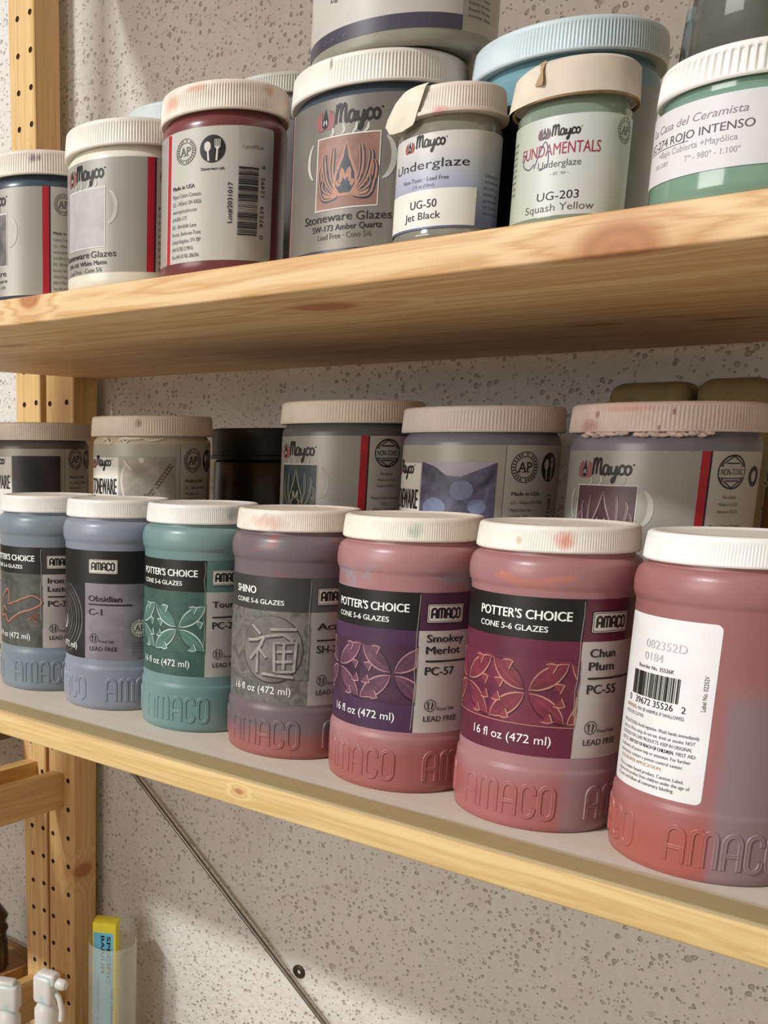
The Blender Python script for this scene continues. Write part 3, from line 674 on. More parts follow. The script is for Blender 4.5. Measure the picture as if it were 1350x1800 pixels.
def stone_front(root, R, z0, z1, pl_, pr, pt, pb, stripe, pmat_, flamepic=None, labm=None, lines=(), info='ap', sc=1.0, emb=True, left=None, prt=None):
    mb = MB(); W = Wrap(mb, R, .00035)
    W.rect((left if left is not None else pl_-40), stripe[0], z0, z1, labm or LG); W.rect(stripe[0], stripe[1], z0, z1, RED, 1.3); W.rect(stripe[1], stripe[1]+1.2, z0, z1, INK, 1.3)
    W.rect(stripe[1]+1.2, stripe[1]+66*sc, z0, z1, LG2)
    lab = mb.build('label', root)
    mp = MB(); W = Wrap(mp, R, .0003); W.rect(pl_-.6, pr+.6, pb-.6, pt+.6, FRM, 2); W.rect(pl_, pr, pb, pt, pmat_, 2.6)
    if flamepic: flamepic(W, (pl_+pr)/2, (pt+pb)/2, (pt-pb))
    mp.build('picture', lab)
    mp = MB(); W = Wrap(mp, R, .0003); wisps(W, pl_, pr, pt+.6, sc)
    ez = pt+9.6*sc
    flame(W, pl_+4.0*sc, ez, 10.5*sc, FLR, INK, WH)
    script(W, pl_+10.6*sc, pl_+35.0*sc, pt+6.4*sc, INK, .72, 2.4)
    for t, a, b, z, h, bd, m in lines: W.text(t, a, z, b, h, m, 2.2, bd)
    u = stripe[1]+3
    if info == 'ap':
        ap_seal(W, u+8, z1-12, 7.2, INK2, 2); fork_disc(W, u+23, z1-12, 6.8, INK, PLATE, 2)
        W.text('Made in USA', u, z1-33, u+17, 2.1, INK, 2, .02); addr(W, u, z1-37.5, INK2)
    else:
        nontoxic(W, u+12*sc, z1-11.5*sc, 9.3*sc, INK, LG2, 2)
        for i, t in enumerate(('No tóxico', 'Made in U.S.A', 'Hecho en EE.UU', '', 'Mayco Colors Contacts', 'U.S. -', 'Hilliard, OH 43026', '(614) 876-1171', 'www.maycocolors.com')):
            if t: wd = len(t)*.52*sc; W.text(t, u+12*sc-wd, z1-(26.5+i*4.1)*sc, u+12*sc+wd, 1.9*sc, INK2, 2)
        W.ring(u+32*sc, z1-14*sc, 4.6*sc, 2.6, INK, 2)
    mp.build('printing', lab); return lab
def ware_front(root, R, z0, z1, pl_, pr, pt, pb, pmat_, pic=None, line='Flux', sc=1.0):
    mb = MB(); W = Wrap(mb, R, .00035)
    W.rect(pl_-46, pl_-1.2, z0, pt-1, plain('lit_white_block', (220, 218, 210), .45, .02)); W.rect(pl_-46, pr+5.2, pt-1, z1, LGs); W.rect(pl_-1.2, pr+5.2, z0, pt-1, LGs)  # white zone left of the picture has the lamp's light patch painted in
    W.rect(pr+5.2, pr+5.6, z0, z1, INK2, 1.3); W.rect(pr+5.6, pr+74, z0, z1, LG2)
    lab = mb.build('label', root)
    mp = MB(); W = Wrap(mp, R, .0003); W.rect(pl_, pr, pb, pt, pmat_, 2.2)
    if pic: pic(W, pl_, pr, pb, pt)
    mp.build('picture', lab)
    mp = MB(); W = Wrap(mp, R, .0003)
    flame(W, pl_-39, pt-6, 9, FLR, INK, WH); script(W, pl_-32, pl_-9.3, pt-8.3, INK, .72, 2.4)
    W.text('STONEWARE', pl_-43, pt-33.2, pl_-2.6, 13.6, INK, 2.4, .02)
    u = pr+11
    ap_seal(W, u+8.5, pt-3.2, 10.2, INK, 2); fork_disc(W, u+31, pt-3.2, 10, INK, PLATE, 2, ru=8.6)
    W.text('Made in USA', u, pt-22.2, u+22.5, 2.5, INK, 2, .02)
    for i, t in enumerate(('U.S. - Hilliard, OH 43026', 'MaycoColors.com', '614-876-1171', 'EU - Brickkiln Lane', 'Etruria, Stoke-on-Trent')): W.text(t, u, pt-28-i*5, u+26*min(1, len(t)/24), 2.2, INK2, 2)
    W.text('Lot#2281081', pt-62, u+36.5, pt-22, 3.2, INK, rot=90, bold=.02)
    mp.build('printing', lab); return lab
def maycojar(name_label, x, y, z, Rb, Rc, hb, hc, bodym, capm, group, ribs=150, ribd=.0005, cat='jar', cw=.017):
    root = empty('stoneware_jar', (x, y, z), facing(x, y), label=name_label, cat=cat, group=group)
    may_body(root, Rb, hb-cw, bodym); make_cap(root, Rc, hb-cw, hb, capm, ribs, ribd); return root
grow = 'wide jars of the back row on the lower shelf, stacked two high'
SUP = []
lowlab = {0: 'wide grey-label jar under the one with the dark slate picture, mostly hidden', 1: 'wide grey-label jar under the stained cream-capped jar, mostly hidden'}
def brow(x, y, ztop, R, bodym, capm, label, low):
    h = ztop/2
    l = maycojar(low, x, y, 0, R-.002, R, h, .017, bodym, capm, grow)
    SUP.append(l)
    mb = MB(); W = Wrap(mb, R-.002, .00035); W.rect(-100, 100, 6, h*1000-27, LG); mb.build('label', l)
    return maycojar(label, x, y, h+.0002, R-.002, R, h-.0002, .017, bodym, capm, grow, cw=.0175)
capb = capmat('cap_back', (236, 224, 208), dirt=.08); capp = capmat('cap_back_pink', (236, 214, 202), [((150, 60, 60), -.038, .1115, .0016, .003), ((130, 44, 50), .0035, .1125, .0011, .0028), ((140, 60, 60), -.0035, .1035, .0011, .0022), ((190, 120, 110), -.042, .105, .006, .005), ((222, 170, 160), -.02, .115, .02, .003)], dirt=.07)
gs = plain('slate_glaze', (92, 92, 92), .35, .1, 20, ); gg = plain('grey_violet_glaze', (124, 122, 132), .3, .1, 20); gc = plain('cream_glaze', (198, 184, 160), .35, .08, 20)
b1 = brow(-.8451, .73, .2348, .056, plain('olive_grey_glaze', (96, 92, 84), .35, .1), capb, 'wide jar with dark slate picture, at far left of the back row', 'wide jar underneath the far-left one of the back row')
h1 = .1174
def zz(v, h): return v-h*1000
ware_front(b1, .054, 12, 91, -27.7, 23.1, 84, 34, pmat('slate_picture', (34, 32, 36), (56, 50, 54), 40, c3=(70, 62, 66)))
b2 = brow(-.664, .712, .2375, .056, gc, capmat('cap_cream', (236, 220, 202), [((150, 110, 80), -.012, .112, .004, .005)]), 'wide back row jar with beige geometric picture and drips under its cap', 'wide jar underneath the one with the beige geometric picture')
def geo_pic(W, a, b, z0, z1):
    d = plain('taupe_dark', (104, 92, 82), .5, .2, 60); l = plain('taupe_light', (206, 200, 188), .4); mdl = plain('taupe_mid', (158, 150, 140), .5, .2, 40)
    W.stroke([(a+18, z0+2), (b-3, z1-7)], 4.5, d, 3); W.stroke([(a+20, z0+14), (b-1, z0+10)], 2.6, d, 3); W.stroke([(a+31, z0+26), (a+46, z0+3)], 3, mdl, 3.3); W.stroke([(a+24, z0+18), (a+36, z0+1)], 2, d, 3.4)
    W.stroke(smooth([(a+7, z1-5), (a+2.5, z1-18), (a+5, z1-34), (a+12, z0+4)], 4), 2.0, l, 3.5, True); W.stroke(smooth([(a+4, z1-3), (a+12, z1-12)], 4), 1.6, l, 3.6, True); W.disc(a+21, z1-3, 2.4, l, 3.2)
ware_front(b2, .054, 12, 94, -30, 21, 83.3, 33, pmat('taupe_picture', (140, 132, 122), (170, 162, 150), 45), geo_pic)
# dried drips of glaze on its shoulder
mb = MB(); W = Wrap(mb, .0545, .0002); dr = plain('dried_cream', (214, 206, 186), .5)
for pts, wd in (([(-52, 95), (-46, 99), (-40, 94)], 1.6), ([(-44, 98), (-42, 94.5), (-37, 96)], 1.4), ([(-31, 97), (-26, 99), (-18, 98.6), (-8, 99)], 2.2), ([(-8, 98.8), (0, 97.4), (10, 99)], 1.8), ([(-27, 98), (-24, 95.6), (-21, 97)], 1.5)): W.stroke(smooth(pts, 5), wd, dr, 2, True)
mb.build('dried_drip', b2)
b4 = brow(-.4775, .7527, .2467, .058, gs, capmat('cap_b4', (240, 226, 208), [((190, 160, 120), .05, .112, .01, .008)]), 'wide back row jar with red stripe and dark teal emblem picture', 'wide jar underneath the one with the dark teal emblem picture')
def em_pic(dk, lt, wd=1.2):
    def f(W, u, z, s):
        for sg in (-1, 1):
            for tx, tz, cx, cz in TONGUES:
                k_ = .80; c = smooth([(u+sg*.12*s, z-.34*s), (u+sg*cx*k_*s, z+(cz*k_-.02)*s), (u+sg*tx*k_*s, z+(tz-.14)*k_*s), (u+sg*tx*k_*.92*s, z+tz*k_*s)], 5)
                W.stroke([(q[0]+.45, q[1]-.6) for q in c], wd*2.6, dk, 3, True); W.stroke(c, wd*1.7, lt, 3.5, True); W.stroke([(q[0]-.1, q[1]) for q in c[2:]], wd*.6, dk, 3.8, True)
        drop = [(u, z+.42*s), (u+.06*s, z+.2*s), (u+.16*s, z-.04*s), (u+.17*s, z-.2*s), (u+.09*s, z-.32*s), (u-.09*s, z-.32*s), (u-.17*s, z-.2*s), (u-.16*s, z-.04*s), (u-.06*s, z+.2*s), (u, z+.42*s)]
        W.poly(drop[:-1], dk, 4); W.stroke(drop, wd, lt, 4.5)
        m = [(-.09, -.2), (-.12, -.14), (-.07, -.12), (-.06, .04), (0, -.1), (.06, .04), (.07, -.12), (.12, -.14), (.09, -.2)]
        W.stroke(smooth([(u+a*s, z+b*s) for a, b in m], 3), wd*1.2, lt, 5)
    return f
stone_front(b4, .056, 12, 219.3-123.35, -67.9, -25.8, 73.6, 29, (7.5, 13.2), pmat('teal_night_picture', (34, 52, 58), (58, 72, 74), 50), em_pic(plain('night', (22, 34, 38), .4), plain('brass_line', (150, 148, 124), .4), 1.1), info='nt', sc=1.12)
b5 = brow(-.3534, .7288, .2385, .056, gg, capmat('cap_b5', (230, 220, 212), dirt=.04), 'wide jar with a smooth rimmed cap and a mottled blue-violet picture', 'wide jar underneath the one with the mottled blue-violet picture')
def cloud_pic(W, a, b, z0, z1):
    W.poly([(a, z1), (b, z1), (b-8, z1-3.5), (a+30, z1-10), (a+20, z1-9), (a+11, z1-3)], plain('sheen_violet', (166, 160, 172), .4, .08, 50), 3)
    for u, z, r in ((a+31, z1-19, 8), (a+12, z1-32, 9), (a+42, z1-30, 6), (a+28, z1-46, 7)): W.disc(u, z, r, pmat('blue_spot', (96, 102, 132), (132, 140, 168), 60), 3, rz=r*.85, n=14)
ware_front(b5, .054, 12, 212.2-119.3, -41.6, 11.7, 81.5, 28, pmat('violet_picture', (58, 54, 68), (104, 102, 126), 55, c3=(140, 142, 164)), cloud_pic)
b6 = brow(-.2276, .7209, .2375, .056, gg, capp, 'wide jar with pink-flecked cap and plum-brown picture, nearest of the back row', 'wide jar underneath the one with the plum-brown picture')
stone_front(b6, .054, 12, 208.7-118.8, -52, -11.3, 68.8, 26, (21.1, 26.0), plain('plum_picture', (84, 56, 62), .4, .15, 50), em_pic(plain('plum_dark', (66, 42, 48), .4), plain('plum_line', (156, 132, 130), .4), .8), info='nt', sc=1.04)
mb = MB(); R = random.Random(4); crust = plain('dried_glaze_crust', (214, 188, 180), .7, .12, 90)
for i in range(46):
    a = -pi/2+(-52+i*1.7)/1000/.0535; r = .0545; cx, cy, cz = r*cos(a), r*sin(a), .1000+R.uniform(-.0012, .0006)
    if i in (19, 20, 21): continue
    s = R.uniform(.8, 1.5); bm = bmesh.new(); bmesh.ops.create_icosphere(bm, subdivisions=1, radius=.0016*s)
    mb.add([(cx+v.co.x*1.3, cy+v.co.y, cz+v.co.z*.9) for v in bm.verts], [[v.index for v in f.verts] for f in bm.faces], crust); bm.free()
tag(mb.build('dried_glaze', b6), kind='stuff')

# dark tub with a crumpled bag in the back row, tan blocks, orange-labelled bottle
root = empty('plastic_tub', (-.6375, .86, 0), 0, label='tall black plastic tub behind the back row, between the cream and the teal jars', cat='tub')
bp = plain('black_plastic', (20, 20, 22), .45, .1)
mb = MB(); lathe(mb, [(.054, 0), (.056, .002), (.0575, .150), (.0575, .196), (.055, .199)], plain('brown_tub', (44, 36, 28), .25, .3, 30), n=64); mb.build('body', root)
mb = MB(); lathe(mb, [(.057, .1995), (.0602, .1995), (.0604, .203), (.0592, .204), (.0600, .226), (.0585, .2293), (.052, .2293), (.051, .228)], bp, n=96); mb.build('lid', root)
def crumple(name, m, cx, cy, z0, z1, rx, ry, seed, label, n=26, k=14):
    R = random.Random(seed); vs = []; fs = []
    for j in range(k):
        t = j/(k-1); s = (sin(pi*(.12+.82*t)))**.5
        for i in range(n):
            a = 2*pi*i/n; q = s*(1+R.uniform(-.16, .14)); vs.append((cx+rx*q*cos(a), cy+ry*q*sin(a), z0+(z1-z0)*t+R.uniform(-.004, .004)*(0 < j < k-1)))
    for j in range(k-1):
        for i in range(n): a, b = j*n+i, j*n+(i+1) % n; fs.append((a, b, b+n, a+n))
    fs += [tuple(reversed(range(n))), tuple(range((k-1)*n, k*n))]
    mb = MB(); mb.add(vs, fs, m); return tag(mb.build(name, smooth=False), label, 'bag')
crumple('crumpled_bag', plain('dark_film', (46, 40, 34), .18, .4, 40), -.555, .800, 0, .196, .030, .026, 3, 'crumpled dark glossy plastic bag in the gap beside the black tub')
tan = plain('tan_block', (150, 134, 88), .7, .08)
for x0, x1, z1, lb in ((-.345, -.281, .2655, 'tan rounded block against the wall behind the pink-flecked cap, left of two'), (-.277, -.226, .2665, 'tan rounded block against the wall behind the pink-flecked cap, right of two')):
    mb = MB(); rbox(mb, x0, x1, .935, .975, 0, z1, tan, .011, 5); o = mb.build('rounded_block'); tag(o, lb, 'block')
root = empty('squeeze_bottle', (-.1557, .80, 0), 0, label='orange bottle with dark cap peeking in at the right edge of the back row', cat='bottle')
mb = MB(); lathe(mb, [(.027, 0), (.0295, .003), (.030, .10), (.030, .186), (.026, .190)], plain('orange_label', (208, 138, 48), .4, .06), n=64); mb.build('body', root)
mb = MB(); lathe(mb, [(.026, .1903), (.0298, .1905), (.0298, .197), (.027, .199)], bp, n=64); mb.build('cap', root)

# ================================================================ upper shelf
gup = 'grey-label jars along the edge of the upper shelf'
wcap = (234, 226, 214)
def upz(x): return zt(x)+.0002
# far-left slate jar
u1 = maycojar('slate blue glaze jar, smudge on its cap, left end of upper shelf', -.6455, .5648, upz(-.6455), .0455, .0475, .1040, .017, plain('slate_blue_glaze', (62, 72, 84), .3, .08), capmat('cap_u1', (226, 216, 200), [((92, 72, 90), -.0073, .0975, .0035, .004), ((120, 100, 110), -.0025, .098, .002, .003)]), gup)
stone_front(u1, .0455, 3.5, 79, -64.5, -29, 61, 25, (-.5, 4.4), pmat('smoke_picture', (60, 58, 56), (120, 116, 112), 60, c3=(170, 168, 162)), lines=[('Stoneware', -61, -29.7, 17.6, 4, .02, INK), ('Classic Nature', -63, -29, 13, 2.6, .015, INK), ('Cone 5-10', -51, -31, 8.4, 2.4, 0, INK2)], labm=LG, left=-110)
u2 = maycojar('cream-white glaze jar with a plain pale square on its grey label', -.5495, .5648, upz(-.5495), .0455, .0475, .1068, .018, plain('white_glaze', (220, 214, 198), .3, .04), capmat('cap_u2', wcap, dirt=.07), gup)
stone_front(u2, .0455, 10, 82.5, -54.5, -18.8, 64.2, 27, (10.6, 15.8), plain('lilac_square', (176, 168, 170), .5, .05, 90), lines=[('Stoneware', -63, -31, 20.2, 4.1, .02, INK), ('Glazes', -29.5, -10.3, 20, 4.1, -.004, INK), ('SW-141 White Matte', -56, -17, 15.2, 2.9, .018, INK), ('Lead Free - Cone 5/6', -54, -20.7, 10.6, 2.9, 0, INK2)], labm=LG, left=-100)
# maroon jar turned to its back label
red = maycojar('maroon glaze jar turned to its white barcode label, rust stains on its cap', -.4602, .5583, upz(-.4602), .0400, .0412, .1107, .017, plain('maroon_glaze', (112, 58, 60), .28, .1, 20), capmat('cap_red', (234, 220, 204), [((206, 140, 112), -.033, .1015, .006, .006), ((210, 160, 130), -.018, .107, .008, .003), ((216, 170, 140), .026, .106, .004, .004)], dirt=.07), 'maroon and grey pint jars on the upper shelf')
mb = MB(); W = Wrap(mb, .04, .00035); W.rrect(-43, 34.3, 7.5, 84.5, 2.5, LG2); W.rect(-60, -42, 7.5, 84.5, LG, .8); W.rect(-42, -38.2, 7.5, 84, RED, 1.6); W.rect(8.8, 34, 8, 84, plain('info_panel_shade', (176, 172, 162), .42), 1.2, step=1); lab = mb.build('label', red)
mb = MB(); W = Wrap(mb, .04, .0003); ap_seal(W, -25.3, 72, 7.3, INK2, 2); fork_disc(W, -7.2, 71.6, 7.9, INK, PLATE)
W.text('Dinnerware safe', -14.2, 59.6, .4, 1.7, INK, 2, .02); W.text('1 pint/473 ml', 11.4, 71.8, 25.3, 2.2, INK2, 2.4)
W.text('Made in USA', -35.7, 50.6, -18, 2.3, INK, 2, .02); addr(W, -35.6, 45.8, INK2, wd=22, pitch=4.45, rows=('Mayco Colors Contacts:', 'U.S. - Hilliard, OH 43026', 'www.maycocolors.com', '614-876-1171', 'EU - Brickkiln Lane', 'Etruria, Stoke-on-Trent', 'United Kingdom, ST4 7BP', '(44) 01782-219816', 'Fax (44) 01782-286506'), h=2.3)
W.text('Lot#2031017', 29, 5.6, 52.5, 2.8, INK, 2.6, rot=90, bold=.02); barcode(W, 9.2, 22.5, 22.2, 61.5, INK, vertical=True, k=2.6, seed=9)
W.text('0   97539   12495   6', 20.6, 27.3, 63.2, 2.9, INK, 2.6, rot=90); mb.build('printing', lab)
# large jar with the emblem picture
sw = maycojar('big grey-label jar with pink emblem picture on the upper shelf', -.3656, .5867, upz(-.3656), .0495, .0513, .1090, .017, plain('dark_slate_glaze', (62, 70, 80), .28, .12, 18), capmat('cap_sw', wcap, [((120, 110, 90), -.027, .105, .001, .004)], dirt=.05), gup, ribs=168)
lab = stone_front(sw, .0495, 6.3, 86.6, -34.8, 1.9, 66.4, 28.4, (37.3, 42.4), pmat('rose_picture', (132, 96, 84), (156, 116, 102), 50), em_pic(plain('ink_blue', (54, 58, 68), .4, .2, 90), plain('rose_line', (176, 130, 108), .5), 1.6), labm=LGd, left=-64, sc=1.035,
    lines=[('Stoneware', -43.7, -11.4, 21.5, 4.5, .022, INK), ('Glazes', -9.1, 10.6, 21, 4.5, 0, INK), ('SW-173 Amber Quartz', -36.8, 5.4, 16.4, 3.2, .018, INK), ('Lead Free · Cone 5/6', -32.6, -.2, 11.9, 3.1, 0, INK2)])
for sgn in (): pass
mb = MB(); W = Wrap(mb, .0495, .0004); W.rect(-65.5, -63.8, 6.3, 86.6, RED, 1); W.rect(-63.8, -63.2, 6.3, 86.6, WH, 1.2); mb.build('edge_stripe', lab)
# jar stacked on it
st = empty('stoneware_jar', (-.3568, .5951, upz(-.3656)+.1092), facing(-.3568, .5951), label='pale grey jar standing on top of the big pink emblem jar', cat='jar')
gst = plain('grey_olive_glaze', (142, 138, 124), .35, .06, 20)
may_body(st, .0530, .100, gst); make_cap(st, .0535, .1005, .118, capb, 150, .0005)
mb = MB(); W = Wrap(mb, .0530, .00035); W.rect(-95, 33, 8, 92, plain('pale_wrap_label', (190, 184, 176), .4, .04, 20)); W.rect(-95, 33, 8, 15.5, plain('navy_band', (70, 66, 78), .4, .1, 30), 1.8); W.rect(33.2, 90, 8, 92, plain('side_panel', (168, 162, 150), .45), .6); lab = mb.build('label', st)
mb = MB(); W = Wrap(mb, .0530, .0003); W.text('Light Magnesia', -46, 30.5, -16, 3.2, INK2, 2); W.text('5-6 / 6', -50, 10, -32, 2.2, plain('dim_ink', (104, 100, 112), .5), 3.2); W.text('Matte Stoneware', -46, 38, -12, 4, INK, 2)
for i in range(9): W.text(('WARNING: keep', 'out of reach of', 'children. Dust', 'may irritate.', 'Wash hands', 'after use.', 'Non-toxic', 'lead free', 'cone 5/6')[i], 37, 40-i*3.1, 56, 1.6, INK2, 2)
mb.build('printing', lab)
# small clear jars
glassy = NT('jet_glaze_in_clear_plastic', .12); glassy.col(glassy.ramp(glassy.noise(glassy.coord(), 30, 3), [(.3, (112, 110, 98)), (.7, (146, 142, 128))])); glassy.b.inputs['Coat Weight'].default_value = .8
green = NT('sage_glaze_in_clear_plastic', .12); green.col(green.ramp(green.noise(green.coord(), 30, 3), [(.3, (118, 132, 116)), (.7, (140, 152, 134))])); green.b.inputs['Coat Weight'].default_value = .8
def small_jar(label, x, y, Rb, Rc, h, bm_, cm, flange=True):
    root = empty('underglaze_jar', (x, y, upz(x)), facing(x, y), label=label, cat='jar', group='small clear jars on the edge of the upper shelf')
    mb = MB(); lathe(mb, [(Rb-.003, .0008), (Rb-.0012, 0), (Rb, .0016), (Rb, .0035), (Rb-.0005, .0045), (Rb-.0003, h-.020), (Rb-.002, h-.0172), (Rb-.003, h-.0145), (Rb-.003, h-.010)], bm_, n=96); mb.build('body', root)
    mb = MB(); pr = cap_prof(Rc-.0006, h-.0138, h, .00035, .0016)
    if flange: pr = [(Rb-.0022, h-.0142), (Rc+.0004, h-.0142), (Rc+.0006, h-.0135), (Rc+.0004, h-.0125)]+pr[3:]
    lathe(mb, pr, cm, n=4*120); mb.build('cap', root, angle=50); return root
def tape(parent, R, h, segs, m, name='masking_tape'):
    """torn strip stuck over the cap's edge: (u, z, lift) rows"""
    segs = [[tuple(row[j][c]+(row[j+1][c]-row[j][c])*i/5 for c in range(3)) for j in range(len(row)-1) for i in range(5)]+[row[-1]] for row in segs]
    mb = MB(); vs = []; n = len(segs[0])
    for row in segs:
        for u, z, l in row: a = -pi/2+u/1000/R; r = R+l/1000; vs.append((r*cos(a), r*sin(a), z/1000))
    fs = [(i*n+j, i*n+j+1, (i+1)*n+j+1, (i+1)*n+j) for i in range(len(segs)-1) for j in range(n-1)]
    mb.add(vs, fs, m); return mb.build(name, parent)
tapem = plain('masking_tape', (222, 210, 190), .75, .05, 80); oldcap = capmat('cap_old', (226, 212, 196), [((206, 140, 134), -.006, .061, .005, .003)], dirt=.06)
ug = small_jar('small clear jar labelled Jet Black, masking tape curling off the left of its cap', -.2942, .5438, .0265, .0283, .0742, glassy.m, oldcap)
mb = MB(); W = Wrap(mb, .0262, .0003); lw = NT('white_to_blue_label', .35); s = lw.sep(lw.coord()); lw.col(lw.ramp(lw.val(s[2], .045, .008), [(0, (206, 202, 196)), (.45, (172, 174, 192)), (1, (110, 118, 158))])); MATS['wb'] = lw.m
W.rect(-46, 40, 5.5, 51.5, lw.m); lab = mb.build('label', ug)
mb = MB(); W = Wrap(mb, .0262, .0003); flame(W, -21.8, 46.4, 5.6, FLR, INK, WH); script(W, -17.3, -2.2, 45.0, INK, .8, 2.4)
W.text('Underglaze', -32.2, 34.6, 10.5, 4.2, INK, 2.4, .004); W.text('Non-Toxic · Lead Free', -25, 28.6, .7, 2.0, INK, 2, .01); W.text('2 fl oz (59ml)', -18.3, 25.6, -6.3, 1.6, INK2, 2)
for i in range(7): W.text(('Opaque or', 'translucent', 'brush on', 'leather hard', 'greenware', 'or bisque', 'cone 06')[i], 20, 30-i*3, 33, 1.5, plain('navy_ink', (70, 74, 108), .5), 2)
mb.build('printing', lab)
mb = MB(); W = Wrap(mb, .0262, .0006); W.rect(-37, 15.3, 6.3, 24.4, plain('paper_sticker', (224, 222, 212), .5, .02), 1); stk = mb.build('sticker', lab)
mb.v = []; mb = MB(); W = Wrap(mb, .0262, .0007); W.text('UG-50', -18.7, 15.6, -4.5, 3.9, INK, 2.2, .012); W.text('Jet Black', -21.8, 10.1, -2.3, 3.5, INK, 2.2, .006); mb.build('sticker_printing', ug)
tape(ug, .0289, .074, [[(-35, 74.4, -1.5), (-28, 74.6, -1), (-20, 74.8, -1), (-13, 74.9, -1.2)], [(-40, 71, 1), (-32, 72, .6), (-24, 72.6, .5), (-14, 73, .4)], [(-46, 66, 4), (-38, 65, 1.6), (-28, 66, .6), (-16, 67, .4)], [(-47, 62.5, 5), (-41, 61, 3), (-31, 60, 1.2), (-18, 61.5, .5)], [(-43, 60.5, 4), (-37, 57.5, 3), (-28, 56.5, 1.6), (-19, 57.5, .8)], [(-40, 57, 3), (-33, 55, 2.6), (-26, 54.5, 1.6), (-20, 56, .9)]], tapem)
uf = small_jar('small clear jar of sage green labelled Squash Yellow, old tape wrapped round its cap', -.2285, .5425, .0257, .0268, .0704, green.m, capmat('cap_tan', (218, 206, 188), dirt=.06))
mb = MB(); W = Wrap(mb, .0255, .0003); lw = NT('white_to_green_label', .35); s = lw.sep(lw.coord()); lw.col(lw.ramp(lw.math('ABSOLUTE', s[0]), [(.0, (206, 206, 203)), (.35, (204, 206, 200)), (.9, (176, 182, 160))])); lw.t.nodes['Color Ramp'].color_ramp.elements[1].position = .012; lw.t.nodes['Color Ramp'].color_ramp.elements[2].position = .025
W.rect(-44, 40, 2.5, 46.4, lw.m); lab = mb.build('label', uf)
mb = MB(); W = Wrap(mb, .0255, .0003); flame(W, -12.8, 39.4, 5.2, plain('mauve_emblem', (112, 90, 98), .5), INK2, WH); script(W, -9.1, 3.0, 37.6, INK, .8, 2.4)
W.text('FUNDAMENTALS', -24.8, 29.4, 12.8, 5.0, plain('crimson_ink', (152, 40, 66), .5), 2.4, .006); W.text('Underglaze', -14.8, 24.0, 4.6, 3.0, INK2, 2.4, .006); W.text('— EST. 1954 —', -9, 20.4, 0, 1.3, INK2, 2)
W.text('UG-203', -13.9, 9.6, 4.8, 3.6, INK, 2.4, .004); W.text('Squash Yellow', -19.8, 4.6, 12, 3.3, INK2, 2.4, 0); pen = plain('pen_mark', (84, 72, 112), .5)
W.stroke(smooth([(-22, 33), (-24, 28), (-20, 25), (-17, 27)], 5), .5, pen, 3.4); W.stroke(smooth([(-17, 25), (-12, 36), (-10, 26), (-14, 23.5)], 5), .45, pen, 3.4)
ap_seal(W, 27, 40, 5.6, INK2); 
for i in range(9): W.text(('KEEP FROM', 'FREEZING', 'STIR WELL', 'SHAKE', 'BRUSH ON', 'LOW FIRE', 'CONE 06', 'NON-TOXIC', 'LEAD FREE')[i], -38, 38-i*2.8, -30, 1.4, INK2, 2)
mb.build('printing', lab)
tape(uf, .0272, .07, [[(-36, 70.2, -1.4), (-20, 70.9, -1.6), (-4, 71, -1.6), (14, 71, -1.6), (30, 70.9, -1.6), (38, 70.6, -1.4)], [(-38, 68, .9), (-21, 69, .5), (-5, 69.4, .4), (14, 69.4, .4), (30, 69, .4), (38, 68.5, .5)], [(-42, 60, 2.2), (-24, 61, .8), (-6, 62, .4), (14, 62.5, .4), (30, 62, .5), (39, 61, .8)], [(-44, 54.5, 3.2), (-26, 54, 1.8), (-8, 54.6, .9), (14, 55, .8), (30, 54.6, 1), (40, 54, 1.2)]], plain('old_tape', (214, 200, 180), .7, .05, 60))
mb = MB(); lathe(mb, [(.0268, .0538), (.0282, .0536), (.0284, .0545), (.0272, .0552)], plain('brown_residue', (136, 104, 66), .6, .2, 90), n=64, cap0=False, cap1=False); mb.build('residue_ring', uf)
tape(uf, .0277, .07, [[(-19, 70.4, -.5), (-15, 71.0, 0)], [(-17.5, 66, .3), (-15.5, 67, 1.4)], [(-20, 61.5, .3), (-14.5, 61.5, 2.4)], [(-19.5, 60.6, .3), (-15.0, 60.0, 2.0)]], plain('tape_fold', (176, 146, 112), .7), 'tape_fold')
# large jar behind
bg = empty('wide_glaze_jar', (-.2657, .6155, upz(-.2648)), facing(-.2657, .6155), label='large jar with a pale blue cap behind the two small clear jars', cat='jar')
may_body(bg, .0470, .0915, plain('pool_teal_glaze', (104, 140, 150), .28, .08, 20)); make_cap(bg, .0500, .0915, .1080, capmat('cap_blue', (196, 208, 211), [((190, 160, 120), -.014, .1155, .002, .002), ((110, 120, 130), -.03, .110, .0005, .004)], dirt=.03), 175, .0005)
mb = MB(); W = Wrap(mb, .0470, .00035); W.rect(-70, -9, 6, 72, plain('black_wrap_label', (22, 21, 22), .35, .1)); W.rect(-9, 66, 6, 78, plain('sage_panel', (136, 146, 140), .4, .06, 20)); mb.build('label', bg)
# small green jar with the paper label, glass jar on top of it
rj = empty('glaze_pot', (-.1543, .5533, upz(-.1543)), facing(-.1543, .5533), label='squat green glaze pot with coarse ribbed white cap, right end of upper shelf', cat='jar')
gr = NT('green_glaze_in_clear_plastic', .16); gr.col(gr.ramp(gr.noise(gr.coord(), 20, 3), [(.3, (108, 140, 122)), (.7, (132, 160, 142))])); gr.b.inputs['Coat Weight'].default_value = .6
mb = MB(); lathe(mb, [(.0345, .0006), (.0362, 0), (.0374, .002), (.0376, .006), (.0376, .0385), (.0366, .0415), (.0350, .0435), (.0352, .0455), (.0345, .0465), (.034, .050)], gr.m, n=96); mb.build('body', rj)
make_cap(rj, .038, .0462, .0605, capmat('cap_rojo', (238, 234, 226), dirt=.03), 74, .0010)
mb = MB(); W = Wrap(mb, .0376, .0003)
n = 44; vs = []; fs = []
